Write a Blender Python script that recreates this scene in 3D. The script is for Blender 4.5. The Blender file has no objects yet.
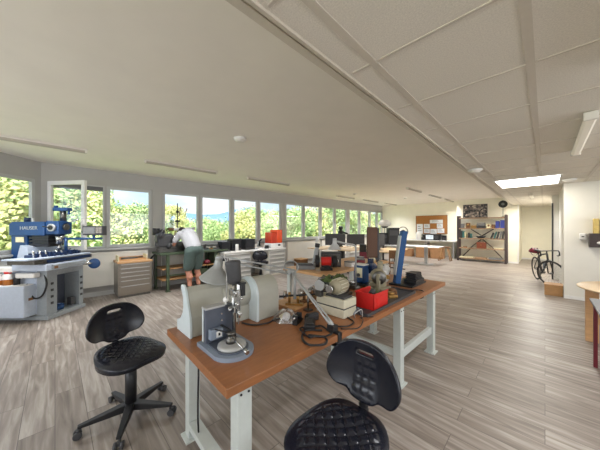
import bpy, bmesh, math, random
from mathutils import Vector, Matrix, Euler
from mathutils.geometry import delaunay_2d_cdt
random.seed(7)
C = bpy.context.scene.collection
PI = math.pi
R = math.radians

# ---------------------------------------------------------------- camera
cd = bpy.data.cameras.new('camera'); cam = bpy.data.objects.new('camera', cd); C.objects.link(cam)
cd.sensor_width = 36; cd.lens = 36*245/600; cd.shift_y = 2/600; cd.clip_end = 3000; cd.clip_start = .05
cam.location = (0, 0, 1.55); cam.rotation_euler = (R(90), 0, R(45))
bpy.context.scene.camera = cam
vs = bpy.context.scene.view_settings
vs.view_transform = 'Standard'; vs.look = 'None'; vs.gamma = 1; vs.use_curve_mapping = False
vs.exposure = 0.6

# ---------------------------------------------------------------- sky
w = bpy.data.worlds.new('sky'); bpy.context.scene.world = w; w.use_nodes = True
nt = w.node_tree; nt.nodes.clear()
def N(t, **k):
    n = nt.nodes.new(t)
    for a, b in k.items(): setattr(n, a, b)
    return n
tc = N('ShaderNodeTexCoord'); sp = N('ShaderNodeSeparateXYZ'); nt.links.new(tc.outputs['Generated'], sp.inputs[0])
cr = N('ShaderNodeValToRGB'); nt.links.new(sp.outputs['Z'], cr.inputs[0])
cr.color_ramp.elements[0].position = 0.0; cr.color_ramp.elements[0].color = (.62, .80, 1.0, 1)
cr.color_ramp.elements[1].position = .45; cr.color_ramp.elements[1].color = (.38, .60, .95, 1)
mp = N('ShaderNodeMapping'); mp.inputs['Scale'].default_value = (1, 1, 3.2); nt.links.new(tc.outputs['Generated'], mp.inputs[0])
no = N('ShaderNodeTexNoise'); no.inputs['Scale'].default_value = 3.2; no.inputs['Detail'].default_value = 6; nt.links.new(mp.outputs[0], no.inputs['Vector'])
c2 = N('ShaderNodeValToRGB'); nt.links.new(no.outputs[0], c2.inputs[0])
c2.color_ramp.elements[0].position = .42; c2.color_ramp.elements[1].position = .62
mx = N('ShaderNodeMix', data_type='RGBA'); nt.links.new(c2.outputs[0], mx.inputs[0]); nt.links.new(cr.outputs[0], mx.inputs[6]); mx.inputs[7].default_value = (.9, .95, 1, 1)
bg = N('ShaderNodeBackground'); bg.inputs[1].default_value = 0.95; nt.links.new(mx.outputs[2], bg.inputs[0])
wo = N('ShaderNodeOutputWorld'); nt.links.new(bg.outputs[0], wo.inputs[0])

# ---------------------------------------------------------------- sun (falls on the trees, from behind the building) and added fill lights on the unseen back and right sides
def light(name, kind, loc, rot, energy, color, size=None, sy=None):
    l = bpy.data.lights.new(name, kind); l.energy = energy; l.color = color
    if kind == 'AREA':
        l.shape = 'RECTANGLE'; l.size = size; l.size_y = sy or size
    o = bpy.data.objects.new(name, l); C.objects.link(o); o.location = loc; o.rotation_euler = rot
    return o
sun = light('sun', 'SUN', (20, 0, 20), (R(42), 0, R(60)), 6.0, (1, .96, .88)); sun.data.angle = R(1)
light('fill_back', 'AREA', (-2.2, -3.3, 1.75), (R(90), 0, 0), 85, (.97, .98, 1), 6.5, 1.3)
light('fill_right', 'AREA', (4.85, 2.2, 1.75), (R(90), 0, R(90)), 95, (.97, .98, 1), 8, 1.4)

# ---------------------------------------------------------------- materials
def lin(c):
    return tuple(((x/255)/12.92 if x/255 <= .04045 else ((x/255+.055)/1.055)**2.4) for x in c)
MATS = {}
def mat(name, rgb, rough=.5, metal=0, var=.08, scale=30, bump=0, stretch=(1,1,1), spec=.5, emit=0, alpha=None, coords='Object'):
    m = bpy.data.materials.new(name); m.use_nodes = True; nt = m.node_tree; b = nt.nodes['Principled BSDF']
    c = lin(rgb)
    b.inputs['Roughness'].default_value = rough; b.inputs['Metallic'].default_value = metal
    b.inputs['Specular IOR Level'].default_value = spec
    tc = nt.nodes.new('ShaderNodeTexCoord'); mp = nt.nodes.new('ShaderNodeMapping'); mp.inputs['Scale'].default_value = stretch
    nt.links.new(tc.outputs[coords], mp.inputs[0])
    n = nt.nodes.new('ShaderNodeTexNoise'); n.inputs['Scale'].default_value = scale; n.inputs['Detail'].default_value = 4
    nt.links.new(mp.outputs[0], n.inputs['Vector'])
    r = nt.nodes.new('ShaderNodeValToRGB'); r.color_ramp.elements[0].position = .3; r.color_ramp.elements[1].position = .7
    r.color_ramp.elements[0].color = tuple(x*(1-var) for x in c)+(1,); r.color_ramp.elements[1].color = tuple(min(1, x*(1+var)) for x in c)+(1,)
    nt.links.new(n.outputs[0], r.inputs[0]); nt.links.new(r.outputs[0], b.inputs['Base Color'])
    if bump:
        bp = nt.nodes.new('ShaderNodeBump'); bp.inputs['Strength'].default_value = bump; bp.inputs['Distance'].default_value = .01
        nt.links.new(n.outputs[0], bp.inputs['Height']); nt.links.new(bp.outputs[0], b.inputs['Normal'])
    if emit:
        b.inputs['Emission Color'].default_value = c+(1,); b.inputs['Emission Strength'].default_value = emit
    MATS[name] = m; return m
def glass(name, tint=(1,1,1), rough=.02, k=.06):
    m = bpy.data.materials.new(name); m.use_nodes = True; nt = m.node_tree; nt.nodes.clear()
    o = nt.nodes.new('ShaderNodeOutputMaterial'); mx = nt.nodes.new('ShaderNodeMixShader'); t = nt.nodes.new('ShaderNodeBsdfTransparent'); g = nt.nodes.new('ShaderNodeBsdfGlossy')
    lw = nt.nodes.new('ShaderNodeLayerWeight'); lw.inputs[0].default_value = .2
    n = nt.nodes.new('ShaderNodeTexNoise'); n.inputs['Scale'].default_value = 2
    ma = nt.nodes.new('ShaderNodeMath'); ma.operation = 'MULTIPLY_ADD'; ma.inputs[1].default_value = .5; nt.links.new(lw.outputs['Facing'], ma.inputs[0])
    m2 = nt.nodes.new('ShaderNodeMath'); m2.operation = 'MULTIPLY'; m2.inputs[1].default_value = k; nt.links.new(n.outputs[0], m2.inputs[0]); nt.links.new(m2.outputs[0], ma.inputs[2])
    t.inputs[0].default_value = tint+(1,); g.inputs['Roughness'].default_value = rough
    nt.links.new(ma.outputs[0], mx.inputs[0]); nt.links.new(t.outputs[0], mx.inputs[1]); nt.links.new(g.outputs[0], mx.inputs[2]); nt.links.new(mx.outputs[0], o.inputs[0])
    MATS[name] = m; return m
mat('plaster', (240, 234, 224), .9, var=.02, scale=3, bump=.02)
mat('paint_backlit', (180, 178, 174), .8, var=.02, scale=4)  # backlit shade of the window walls put into the paint colour
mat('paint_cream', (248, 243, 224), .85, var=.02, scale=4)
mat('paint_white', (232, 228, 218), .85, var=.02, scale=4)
mat('tile_board', (230, 224, 212), .95, var=.10, scale=140, bump=.25)
mat('tee_metal', (208, 200, 186), .5, var=.02)
mat('trim_metal', (204, 196, 180), .45, var=.02)
mat('frame_pvc', (190, 190, 188), .4, var=.02)  # frame colour darkened to carry the backlit shade
mat('frame_dark', (92, 92, 94), .5, var=.05)
glass('window_glass')
glass('clear_plastic', (.93, .93, .95), .15, .5)
mat('lamp_white', (225, 220, 210), .5, var=.02)
mat('diffuser_off', (176, 168, 154), .5, var=.02)
mat('tube_glow', (235, 228, 212), .5, emit=.1, var=.01)
mat('panel_glow', (255, 250, 238), .5, emit=6.5, var=.01)
mat('bench_wood', (146, 94, 56), .38, var=.14, scale=9, stretch=(6, 1, 6))
mat('bench_wood_edge', (150, 92, 52), .5, var=.2, scale=12, stretch=(1, 1, 16))
mat('light_wood', (205, 160, 112), .45, var=.10, scale=8, stretch=(1, 6, 6))
mat('pale_wood', (222, 192, 150), .45, var=.06, scale=8, stretch=(1, 6, 6))
mat('box_wood', (176, 134, 88), .6, var=.15, scale=10, stretch=(1, 1, 8))
mat('leg_grey', (192, 197, 192), .4, var=.03)
mat('cast_grey', (172, 170, 158), .45, var=.04, scale=14, bump=.03)
mat('cast_light', (200, 210, 212), .38, var=.03, scale=14)
mat('press_blue_grey', (128, 138, 152), .38, var=.06, scale=20)
mat('press_dark', (78, 84, 96), .4, var=.08, scale=20)
mat('steel', (190, 190, 188), .25, 1, var=.1)
mat('steel_dark', (110, 108, 104), .35, 1, var=.15)
mat('brushed', (146, 138, 128), .34, .9, var=.08, scale=60, stretch=(1, 1, 12))
mat('black', (26, 26, 28), .45, var=.15)
mat('black_rubber', (22, 22, 26), .38, var=.1, scale=80)
mat('seat_black', (24, 26, 36), .27, var=.1, scale=60)
mat('dark_grey', (62, 62, 64), .5, var=.1)
mat('mid_grey', (122, 122, 122), .5, var=.06)
mat('lamp_grey', (158, 160, 158), .35, .2, var=.04)
mat('white', (236, 234, 230), .45, var=.02)
mat('blue', (26, 68, 118), .38, var=.06)
mat('blue_dark', (20, 42, 78), .42, var=.1)
mat('blue_vivid', (4, 70, 124), .55, var=.05)
mat('machine_grey', (186, 196, 212), .4, var=.04)
mat('machine_grey2', (150, 156, 160), .42, var=.05)
mat('red', (206, 34, 30), .4, var=.05)
mat('red_dark', (112, 26, 40), .5, var=.1)
mat('orange_bright', (240, 78, 24), .2, var=.08, scale=8)  # brighter orange for the right part of the printer cover
mat('orange_deep', (196, 54, 20), .25, var=.1)
mat('green', (70, 84, 62), .5, var=.1)
mat('green_cloth', (74, 88, 48), .9, var=.35, scale=40, bump=.3)
mat('beige', (200, 194, 172), .42, var=.04)
mat('motor_beige', (150, 142, 118), .42, var=.08, scale=20)
mat('brown_belt', (98, 72, 58), .85, var=.1, scale=120)
mat('brass', (170, 132, 76), .4, .7, var=.2)
mat('rust', (122, 84, 52), .7, var=.3)
mat('skin', (180, 124, 102), .55, var=.05)
mat('hair', (44, 34, 28), .7, var=.2, scale=80, bump=.4)
mat('shirt', (186, 186, 190), .9, var=.04, bump=.1)
mat('shorts', (82, 98, 94), .9, var=.06, bump=.1)
mat('shoe', (34, 34, 36), .6)
mat('cork', (176, 120, 64), .9, var=.15, scale=150, bump=.2)
mat('paper', (236, 238, 240), .7, var=.04, scale=12)
mat('cardboard', (176, 132, 92), .85, var=.08, scale=10)
mat('shelf_dark', (66, 54, 52), .5, var=.1)
mat('shelf_board', (168, 138, 108), .6, var=.15, scale=10, stretch=(8, 1, 1))
mat('leather', (132, 66, 40), .45, var=.2, scale=25)
mat('screen', (34, 36, 42), .2, var=.05)
mat('screen_lit', (190, 200, 205), .3, var=.3, scale=6, emit=.5)
mat('trunk', (84, 68, 52), .9, var=.2)
mat('leaf_yellow', (206, 208, 140), .6, var=.3, scale=1.2, spec=.2)
mat('leaf_green', (174, 198, 134), .6, var=.3, scale=1.2, spec=.2)
mat('leaf_deep', (158, 186, 122), .6, var=.3, scale=1.2, spec=.2)
mat('grass', (170, 190, 110), .95, var=.2, scale=.3)
mat('hill_haze', (112, 148, 186), 1, var=.06, scale=.01, spec=0)  # distance haze put into the colour of the hills
mat('amber', (186, 112, 48), .25, var=.1)
mat('silver_paint', (180, 180, 178), .4, .3, var=.03)
mat('cream', (228, 218, 180), .6, var=.1, scale=20)
mat('yellow_book', (214, 186, 112), .6, var=.1)
mat('blue_book', (50, 62, 140), .6)
mat('book_dark', (58, 58, 58), .6)
mat('book_teal', (60, 110, 108), .6)
mat('door_white', (214, 212, 204), .5, var=.02)
def floor_mat():
    m = bpy.data.materials.new('oak_laminate'); m.use_nodes = True; nt = m.node_tree; b = nt.nodes['Principled BSDF']
    L = nt.links.new; T = nt.nodes.new
    tc = T('ShaderNodeTexCoord')
    br = T('ShaderNodeTexBrick'); br.offset = .37; br.offset_frequency = 2; br.inputs['Scale'].default_value = 1
    br.inputs['Brick Width'].default_value = 1.35; br.inputs['Row Height'].default_value = .19; br.inputs['Mortar Size'].default_value = .0022
    br.inputs['Color1'].default_value = (0, 0, 0, 1); br.inputs['Color2'].default_value = (1, 1, 1, 1); br.inputs['Mortar'].default_value = (.5, .5, .5, 1)
    L(tc.outputs['Object'], br.inputs['Vector'])
    bw = T('ShaderNodeRGBToBW'); L(br.outputs['Color'], bw.inputs[0])
    cx = T('ShaderNodeCombineXYZ'); L(bw.outputs[0], cx.inputs['Z'])
    sc = T('ShaderNodeVectorMath'); sc.operation = 'MULTIPLY'; sc.inputs[1].default_value = (1.2, 13, 1); L(tc.outputs['Object'], sc.inputs[0])
    ad = T('ShaderNodeVectorMath'); ad.operation = 'ADD'; L(sc.outputs[0], ad.inputs[0])
    m9 = T('ShaderNodeVectorMath'); m9.operation = 'SCALE'; m9.inputs['Scale'].default_value = 9; L(cx.outputs[0], m9.inputs[0]); L(m9.outputs[0], ad.inputs[1])
    n = T('ShaderNodeTexNoise'); n.inputs['Scale'].default_value = 1.6; n.inputs['Detail'].default_value = 7; n.inputs['Distortion'].default_value = .6; L(ad.outputs[0], n.inputs['Vector'])
    s = T('ShaderNodeMath'); s.operation = 'MULTIPLY_ADD'; s.inputs[1].default_value = .22; L(bw.outputs[0], s.inputs[0])
    s2 = T('ShaderNodeMath'); s2.operation = 'MULTIPLY_ADD'; s2.inputs[1].default_value = 1.5; s2.inputs[2].default_value = -.36; L(n.outputs[0], s2.inputs[0]); L(s2.outputs[0], s.inputs[2])
    r = T('ShaderNodeValToRGB'); e = r.color_ramp.elements
    e[0].position = .05; e[0].color = lin((100, 90, 82))+(1,); e[1].position = .95; e[1].color = lin((184, 176, 167))+(1,)
    k = e.new(.5); k.color = lin((140, 129, 119))+(1,)
    L(s.outputs[0], r.inputs[0])
    mm = T('ShaderNodeMix'); mm.data_type = 'RGBA'; mm.blend_type = 'MIX'; L(br.outputs['Fac'], mm.inputs[0]); L(r.outputs[0], mm.inputs[6]); mm.inputs[7].default_value = lin((96, 88, 82))+(1,)
    L(mm.outputs[2], b.inputs['Base Color']); b.inputs['Roughness'].default_value = .4; b.inputs['Specular IOR Level'].default_value = .45
    bp = T('ShaderNodeBump'); bp.inputs['Strength'].default_value = .12; bp.inputs['Distance'].default_value = .004; L(n.outputs[0], bp.inputs['Height']); L(bp.outputs[0], b.inputs['Normal'])
    MATS['floor'] = m
floor_mat()
def photo_mat(name, cols, scale, seed):
    m = bpy.data.materials.new(name); m.use_nodes = True; nt = m.node_tree; b = nt.nodes['Principled BSDF']
    tc = nt.nodes.new('ShaderNodeTexCoord'); v = nt.nodes.new('ShaderNodeTexVoronoi'); v.inputs['Scale'].default_value = scale
    mp = nt.nodes.new('ShaderNodeMapping'); mp.inputs['Location'].default_value = (seed, seed, 0); nt.links.new(tc.outputs['Object'], mp.inputs[0]); nt.links.new(mp.outputs[0], v.inputs['Vector'])
    r = nt.nodes.new('ShaderNodeValToRGB'); r.color_ramp.interpolation = 'CONSTANT'; e = r.color_ramp.elements
    e[0].color = lin(cols[0])+(1,); e[1].position = 1/len(cols); e[1].color = lin(cols[1])+(1,)
    for i, c in enumerate(cols[2:]): k = e.new((i+2)/len(cols)); k.color = lin(c)+(1,)
    bw = nt.nodes.new('ShaderNodeRGBToBW'); nt.links.new(v.outputs['Color'], bw.inputs[0]); nt.links.new(bw.outputs[0], r.inputs[0]); nt.links.new(r.outputs[0], b.inputs['Base Color'])
    b.inputs['Roughness'].default_value = .35; MATS[name] = m
photo_mat('photo_print', [(40, 40, 44), (76, 72, 70), (110, 100, 96), (30, 32, 36), (150, 140, 132), (190, 176, 160)], 15, 2)

# ---------------------------------------------------------------- mesh collector
class MB:
    def __init__(s): s.v = []; s.f = []; s.sm = []; s.mi = []; s.cur = 0; s.X = Matrix()
    def mi_(s, i): s.cur = i; return s
    def tf(s, m): s.X = m; return s
    def add(s, vs_, fs, smooth=False):
        o = len(s.v); s.v += [tuple(s.X @ Vector(p)) for p in vs_]
        for f in fs: s.f.append(tuple(i+o for i in f)); s.sm.append(smooth); s.mi.append(s.cur)
        return s
    def box(s, x0, x1, y0, y1, z0, z1):
        if x0 > x1: x0, x1 = x1, x0
        if y0 > y1: y0, y1 = y1, y0
        return s.add([(x0,y0,z0),(x1,y0,z0),(x1,y1,z0),(x0,y1,z0),(x0,y0,z1),(x1,y0,z1),(x1,y1,z1),(x0,y1,z1)],
                     [(3,2,1,0),(4,5,6,7),(0,1,5,4),(1,2,6,5),(2,3,7,6),(3,0,4,7)])
    def cyl(s, p0, p1, r0, r1=None, n=20, cap=True):
        r1 = r0 if r1 is None else r1
        p0 = Vector(p0); p1 = Vector(p1); d = (p1-p0).normalized(); a = d.orthogonal().normalized(); b = d.cross(a)
        vs_ = [p0+(a*math.cos(2*PI*i/n)+b*math.sin(2*PI*i/n))*r0 for i in range(n)]+[p1+(a*math.cos(2*PI*i/n)+b*math.sin(2*PI*i/n))*r1 for i in range(n)]
        s.add(vs_, [(i, (i+1)%n, n+(i+1)%n, n+i) for i in range(n)], True)
        if cap: s.add(vs_, [tuple(range(n-1, -1, -1)), tuple(range(n, 2*n))])
        return s
    def tube(s, pts, r, n=8, closed=False):
        pts = [Vector(p) for p in pts]; m = len(pts); rs = r if isinstance(r, (list, tuple)) else [r]*m
        vs_ = []; prev = None
        for i, p in enumerate(pts):
            if closed: d = pts[(i+1)%m]-pts[i-1]
            else: d = pts[min(i+1, m-1)]-pts[max(i-1, 0)]
            d = d.normalized() if d.length > 1e-9 else Vector((0,0,1))
            a = (prev-d*prev.dot(d)) if prev is not None else d.orthogonal()
            a = a.normalized() if a.length > 1e-6 else d.orthogonal().normalized()
            prev = a; b = d.cross(a)
            vs_ += [p+(a*math.cos(2*PI*k/n)+b*math.sin(2*PI*k/n))*rs[i] for k in range(n)]
        fs = []
        for i in range(m if closed else m-1):
            j = (i+1) % m
            for k in range(n): fs.append((i*n+k, i*n+(k+1)%n, j*n+(k+1)%n, j*n+k))
        if not closed: fs += [tuple(range(n-1, -1, -1)), tuple((m-1)*n+k for k in range(n))]
        return s.add(vs_, fs, True)
    def lathe(s, prof, base=(0,0,0), axis=(0,0,1), n=28):
        ax = Vector(axis).normalized(); a = ax.orthogonal().normalized(); b = ax.cross(a); base = Vector(base); m = len(prof)
        vs_ = [base+ax*h+(a*math.cos(2*PI*k/n)+b*math.sin(2*PI*k/n))*max(r, 1e-4) for r, h in prof for k in range(n)]
        fs = [(i*n+k, i*n+(k+1)%n, (i+1)*n+(k+1)%n, (i+1)*n+k) for i in range(m-1) for k in range(n)]
        return s.add(vs_, fs, True)
    def prism(s, poly, h0, h1, ax='z', smooth=False):
        def P(a, b, h): return {'z': (a, b, h), 'y': (a, h, b), 'x': (h, a, b)}[ax]
        n = len(poly); vs_ = [P(a, b, h0) for a, b in poly]+[P(a, b, h1) for a, b in poly]
        s.add(vs_, [tuple(range(n-1, -1, -1)), tuple(range(n, 2*n))])
        return s.add(vs_, [(i, (i+1)%n, n+(i+1)%n, n+i) for i in range(n)], smooth)
    def ball(s, c, r, n=14, m=8, sc=(1,1,1)):
        vs_ = []; 
        for i in range(m+1):
            t = PI*i/m
            for k in range(n): vs_.append((c[0]+r*sc[0]*math.sin(t)*math.cos(2*PI*k/n), c[1]+r*sc[1]*math.sin(t)*math.sin(2*PI*k/n), c[2]+r*sc[2]*math.cos(t)))
        return s.add(vs_, [(i*n+k, (i+1)*n+k, (i+1)*n+(k+1)%n, i*n+(k+1)%n) for i in range(m) for k in range(n)], True)
    def cap(s, p0, p1, r0, r1): return s.cyl(p0, p1, r0, r1, 12).ball(p0, r0, 12, 6).ball(p1, r1, 12, 6)
    def build(s, name, mats, parent=None, bevel=0, seg=2, fix=True):
        me = bpy.data.meshes.new(name); me.from_pydata(s.v, [], s.f)
        for i, p in enumerate(me.polygons): p.use_smooth = s.sm[i]; p.material_index = s.mi[i]
        for m in (mats if isinstance(mats, (list, tuple)) else [mats]): me.materials.append(MATS[m])
        if fix:
            b = bmesh.new(); b.from_mesh(me); bmesh.ops.remove_doubles(b, verts=b.verts, dist=1e-5); bmesh.ops.recalc_face_normals(b, faces=b.faces); b.to_mesh(me); b.free()
        o = bpy.data.objects.new(name, me); C.objects.link(o)
        if parent: o.parent = parent
        if bevel:
            m = o.modifiers.new('bevel', 'BEVEL'); m.width = bevel; m.segments = seg; m.limit_method = 'ANGLE'; m.angle_limit = R(40)
        return o
def inside(p, poly):
    x, y = p; c = False; n = len(poly)
    for i in range(n):
        x1, y1 = poly[i]; x2, y2 = poly[i-1]
        if (y1 > y) != (y2 > y) and x < (x2-x1)*(y-y1)/(y2-y1)+x1: c = not c
    return c
def sheet(outline, holes, step, top, bottom):
    """closed shell over a 2-D outline with holes; top/bottom map (x,y) to 3-D"""
    pts = []; edges = []
    for loop in [outline]+holes:
        o = len(pts); pts += [Vector(p) for p in loop]; edges += [(o+i, o+(i+1)%len(loop)) for i in range(len(loop))]
    x0 = min(p[0] for p in outline); x1 = max(p[0] for p in outline); y0 = min(p[1] for p in outline); y1 = max(p[1] for p in outline)
    def near(p):
        return any((q-p).length < step*.55 for q in bd)
    bd = list(pts); y = y0; k = 0
    while y < y1:
        x = x0+(step/2 if k % 2 else 0)
        while x < x1:
            p = Vector((x, y))
            if inside(p, outline) and not any(inside(p, h) for h in holes) and not near(p): pts.append(p)
            x += step
        y += step*.866; k += 1
    vo, eo, fo, *_ = delaunay_2d_cdt(pts, edges, [], 0, 1e-6)
    tri = []
    for f in fo:
        c = sum((vo[i] for i in f), Vector((0, 0)))/len(f)
        if inside(c, outline) and not any(inside(c, h) for h in holes): tri.append(tuple(f))
    n = len(vo); mb = MB(); V = [top(*p) for p in vo]+[bottom(*p) for p in vo]; F = list(tri)+[tuple(n+i for i in reversed(f)) for f in tri]
    cnt = {}
    for f in tri:
        for i in range(3): e = (f[i], f[(i+1)%3]); cnt[e] = 1
    for (a, b) in list(cnt):
        if (b, a) not in cnt: F.append((b, a, n+a, n+b))
    mb.add(V, F, True); return mb
def thing(name, label, cat, loc=(0,0,0), rotz=0, group=None):
    o = bpy.data.objects.new(name, None); C.objects.link(o); o.location = loc; o.rotation_euler = (0, 0, rotz); o.empty_display_size = .1
    o['label'] = label; o['category'] = cat
    if group: o['group'] = group
    return o
def tag(o, label, cat, group=None, kind=None, loc=None, rotz=None):
    o['label'] = label; o['category'] = cat
    if group: o['group'] = group
    if kind: o['kind'] = kind
    if loc: o.location = loc
    if rotz is not None: o.rotation_euler = (0, 0, rotz)
    return o
def struct(o): o['kind'] = 'structure'; return o
def copy_tree(o, parent=None):
    c = o.copy(); C.objects.link(c)
    if parent: c.parent = parent
    for ch in [x for x in C.objects if x.parent == o]: copy_tree(ch, c)
    return c
def text_mesh(txt, size, name, m, parent, matrix, depth=.003):
    cu = bpy.data.curves.new(name, 'FONT'); cu.body = txt; cu.size = size; cu.extrude = depth; cu.align_x = 'CENTER'; cu.align_y = 'CENTER'
    t = bpy.data.objects.new(name, cu); C.objects.link(t); dg = bpy.context.evaluated_depsgraph_get()
    me = bpy.data.meshes.new_from_object(t.evaluated_get(dg)); bpy.data.objects.remove(t); bpy.data.curves.remove(cu)
    me.materials.clear(); me.materials.append(MATS[m]); me.transform(matrix)
    o = bpy.data.objects.new(name, me); C.objects.link(o); o.parent = parent; return o
def arc(c, r, a0, a1, n, f): return [f(c, r, R(a0+(a1-a0)*i/n)) for i in range(n+1)]
def rrect(x0, x1, y0, y1, r, n=5):
    p = []
    for cx, cy, a in ((x1-r, y1-r, 0), (x0+r, y1-r, 90), (x0+r, y0+r, 180), (x1-r, y0+r, 270)):
        for i in range(n+1): t = R(a+90*i/n); p.append((cx+r*math.cos(t), cy+r*math.sin(t)))
    return p
def smooth_path(pts, k=6):
    P = [Vector(p) for p in pts]; out = []
    for i in range(len(P)-1):
        a = P[max(i-1, 0)]; b = P[i]; c = P[i+1]; d = P[min(i+2, len(P)-1)]
        for j in range(k):
            t = j/k; out.append(.5*((2*b)+(c-a)*t+(2*a-5*b+4*c-d)*t*t+(3*b-a-3*c+d)*t**3))
    out.append(P[-1]); return out

# ================================================================ THE ROOM
HP, HG = 2.84, 2.50          # plaster ceiling, tile ceiling
SB, ST = 1.08, 2.48          # window sill, window head
S2 = math.sqrt(.5)
mb = MB(); mb.box(-7.35, 5.1, -3.6, 16.2, -.1, 0); struct(mb.build('floor', 'floor'))
mb = MB(); mb.box(-7.35, -.9, -3.6, 14.6, HP, HP+.12); struct(mb.build('ceiling', 'plaster'))
mb = MB(); mb.prism([(-.86, -3.6), (5.1, -3.6), (5.1, 16.2), (-.97, 16.2)], HG, HG+.02); mb.box(-.93, -.9, -3.6, 14.6, HG+.02, HP); struct(mb.build('ceiling.001', 'tile_board'))
mb = MB(); mb.prism([(-.91, -3.5), (-.865, -3.5), (-.975, 13.8), (-1.02, 13.8)], HG-.012, HG+.05); mb.prism([(-.865, -3.5), (-.85, -3.5), (-.96, 13.8), (-.975, 13.8)], HG-.002, HG+.03); mb.prism([(-.85, -3.5), (-.832, -3.5), (-.942, 13.8), (-.96, 13.8)], HG-.016, HG+.01)
struct(mb.build('trim_1', 'trim_metal'))
mb = MB()
for x in (-.70, -.06, .58, 1.23, 1.88, 2.53, 3.18, 3.83, 4.48):
    mb.box(x-.02, x+.02, -3.5, 7.8 if x > .3 else 15.9, HG-.005, HG)
y = 1.30-.65*7
while y < 15.9:
    mb.box(-.84, 4.9 if y < 7.8 else .28, y-.008, y+.008, HG-.004, HG); y += .65
struct(mb.build('trim_2', 'tee_metal'))
# window wall
PANES = [(-.10, .80), (.84, 1.74), (1.99, 2.95), (2.99, 3.98), (4.03, 5.0), (5.05, 6.06), (6.28, 7.27), (7.31, 8.35), (8.40, 9.40), (9.45, 10.42), (10.62, 11.6), (11.65, 12.7), (12.75, 13.55), (13.6, 14.2)]
mb = MB(); mb.box(-7.18, -7.1, -.2, 14.6, 0, SB); mb.box(-7.18, -7.1, -.2, 14.6, ST, HP)
ys = [-.2]+[v for p in PANES for v in p]+[14.6]
for i in range(0, len(ys), 2): mb.box(-7.18, -7.1, ys[i], ys[i+1], SB, ST)
for y0, y1 in ((1.75, 1.98), (6.07, 6.27), (10.43, 10.61)): mb.box(-7.1, -7.07, y0, y1, SB, ST+.02)
struct(mb.build('wall_left', 'paint_backlit'))
def window(n, y0, y1, sash=True, X=None):
    fr = MB()
    if X is not None: fr.tf(X)
    w_ = .03
    for a, b, c, d in ((y0, y0+w_, SB, ST), (y1-w_, y1, SB, ST)): fr.box(-7.17, -7.085, a, b, c, d)
    fr.box(-7.17, -7.085, y0+w_, y1-w_, SB, SB+w_); fr.box(-7.17, -7.085, y0+w_, y1-w_, ST-w_, ST)
    o = struct(fr.build('window_%d' % n, 'frame_pvc'))
    if sash:
        s = MB()
        if X is not None: s.tf(X)
        a, b, c, d = y0+w_, y1-w_, SB+w_, ST-w_; q = .032
        s.box(-7.14, -7.075, a, a+q, c, d); s.box(-7.14, -7.075, b-q, b, c, d); s.box(-7.14, -7.075, a+q, b-q, c, c+q); s.box(-7.14, -7.075, a+q, b-q, d-q, d)
        s.build('window_sash', 'frame_pvc', o)
        g = MB()
        if X is not None: g.tf(X)
        g.box(-7.115, -7.107, a+q, b-q, c+q, d-q); g.build('glass_pane', 'window_glass', o)
        h = MB()
        if X is not None: h.tf(X)
        hy = b-.02 if n % 2 else a+.02
        h.box(-7.075, -7.06, hy-.012, hy+.012, 1.58, 1.72); h.box(-7.06, -7.05, hy-.009, hy+.009, 1.5, 1.68); h.build('window_handle', 'white', o)
    return o
for i, (a, b) in enumerate(PANES): wi = window(i+1, a, b, i != 0)
# first window stands open: its sash is swung into the room on its left hinge
op = [x for x in C.objects if x.name == 'window_1'][0]
e = MB(); e.box(-7.16, -7.09, -.07, .77, ST-.12, ST-.03).box(-7.16, -7.12, -.07, -.02, SB+.03, ST-.12); e.build('blind_box', 'frame_dark', op)
X = Matrix.Translation((-7.08, -.07, 0)) @ Matrix.Rotation(R(-52), 4, 'Z')
s = MB(); s.tf(X); L_ = .84; q = .075
s.box(0, .05, 0, q, SB+.02, ST-.01); s.box(0, .05, L_-q, L_, SB+.02, ST-.01); s.box(0, .05, q, L_-q, SB+.02, SB+.02+q); s.box(0, .05, q, L_-q, ST-.01-q, ST-.01)
s.build('window_sash', 'white', op); g = MB(); g.tf(X); g.box(.02, .03, q, L_-q, SB+.02+q, ST-.01-q); g.build('glass_pane', 'window_glass', op)
h = MB(); h.tf(X); h.box(.05, .075, L_-.045, L_-.02, 1.6, 1.72); h.box(.075, .09, L_-.04, L_-.025, 1.5, 1.7); h.build('window_handle', 'white', op)
# sills, trunking and heating panels below the windows
mb = MB(); mb.box(-7.1, -6.97, -.15, 14.25, SB-.05, SB-.015); struct(mb.build('trim_3', 'frame_pvc', bevel=.004))
mb = MB(); mb.box(-7.1, -7.085, -.1, 14.2, 0.0, .09); struct(mb.build('baseboard_left', 'frame_pvc'))
mb = MB()
for y0, y1 in ((-.05, 1.65), (2.1, 6.0), (6.35, 8.3), (8.4, 10.3), (10.7, 14.1)):
    mb.box(-7.1, -7.03, y0, y1, .22, .98); mb.box(-7.03, -7.02, y0, y1, .93, .98)
struct(mb.build('trim_4', 'paint_white', bevel=.005))
mb = MB()
for y in (1.85, 6.17, 10.5): mb.cyl((-7.03, y+.1, .0), (-7.03, y+.1, .95), .012, n=8).cyl((-7.03, y, .0), (-7.03, y, .95), .012, n=8)
struct(mb.build('trim_5', 'white'))
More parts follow.
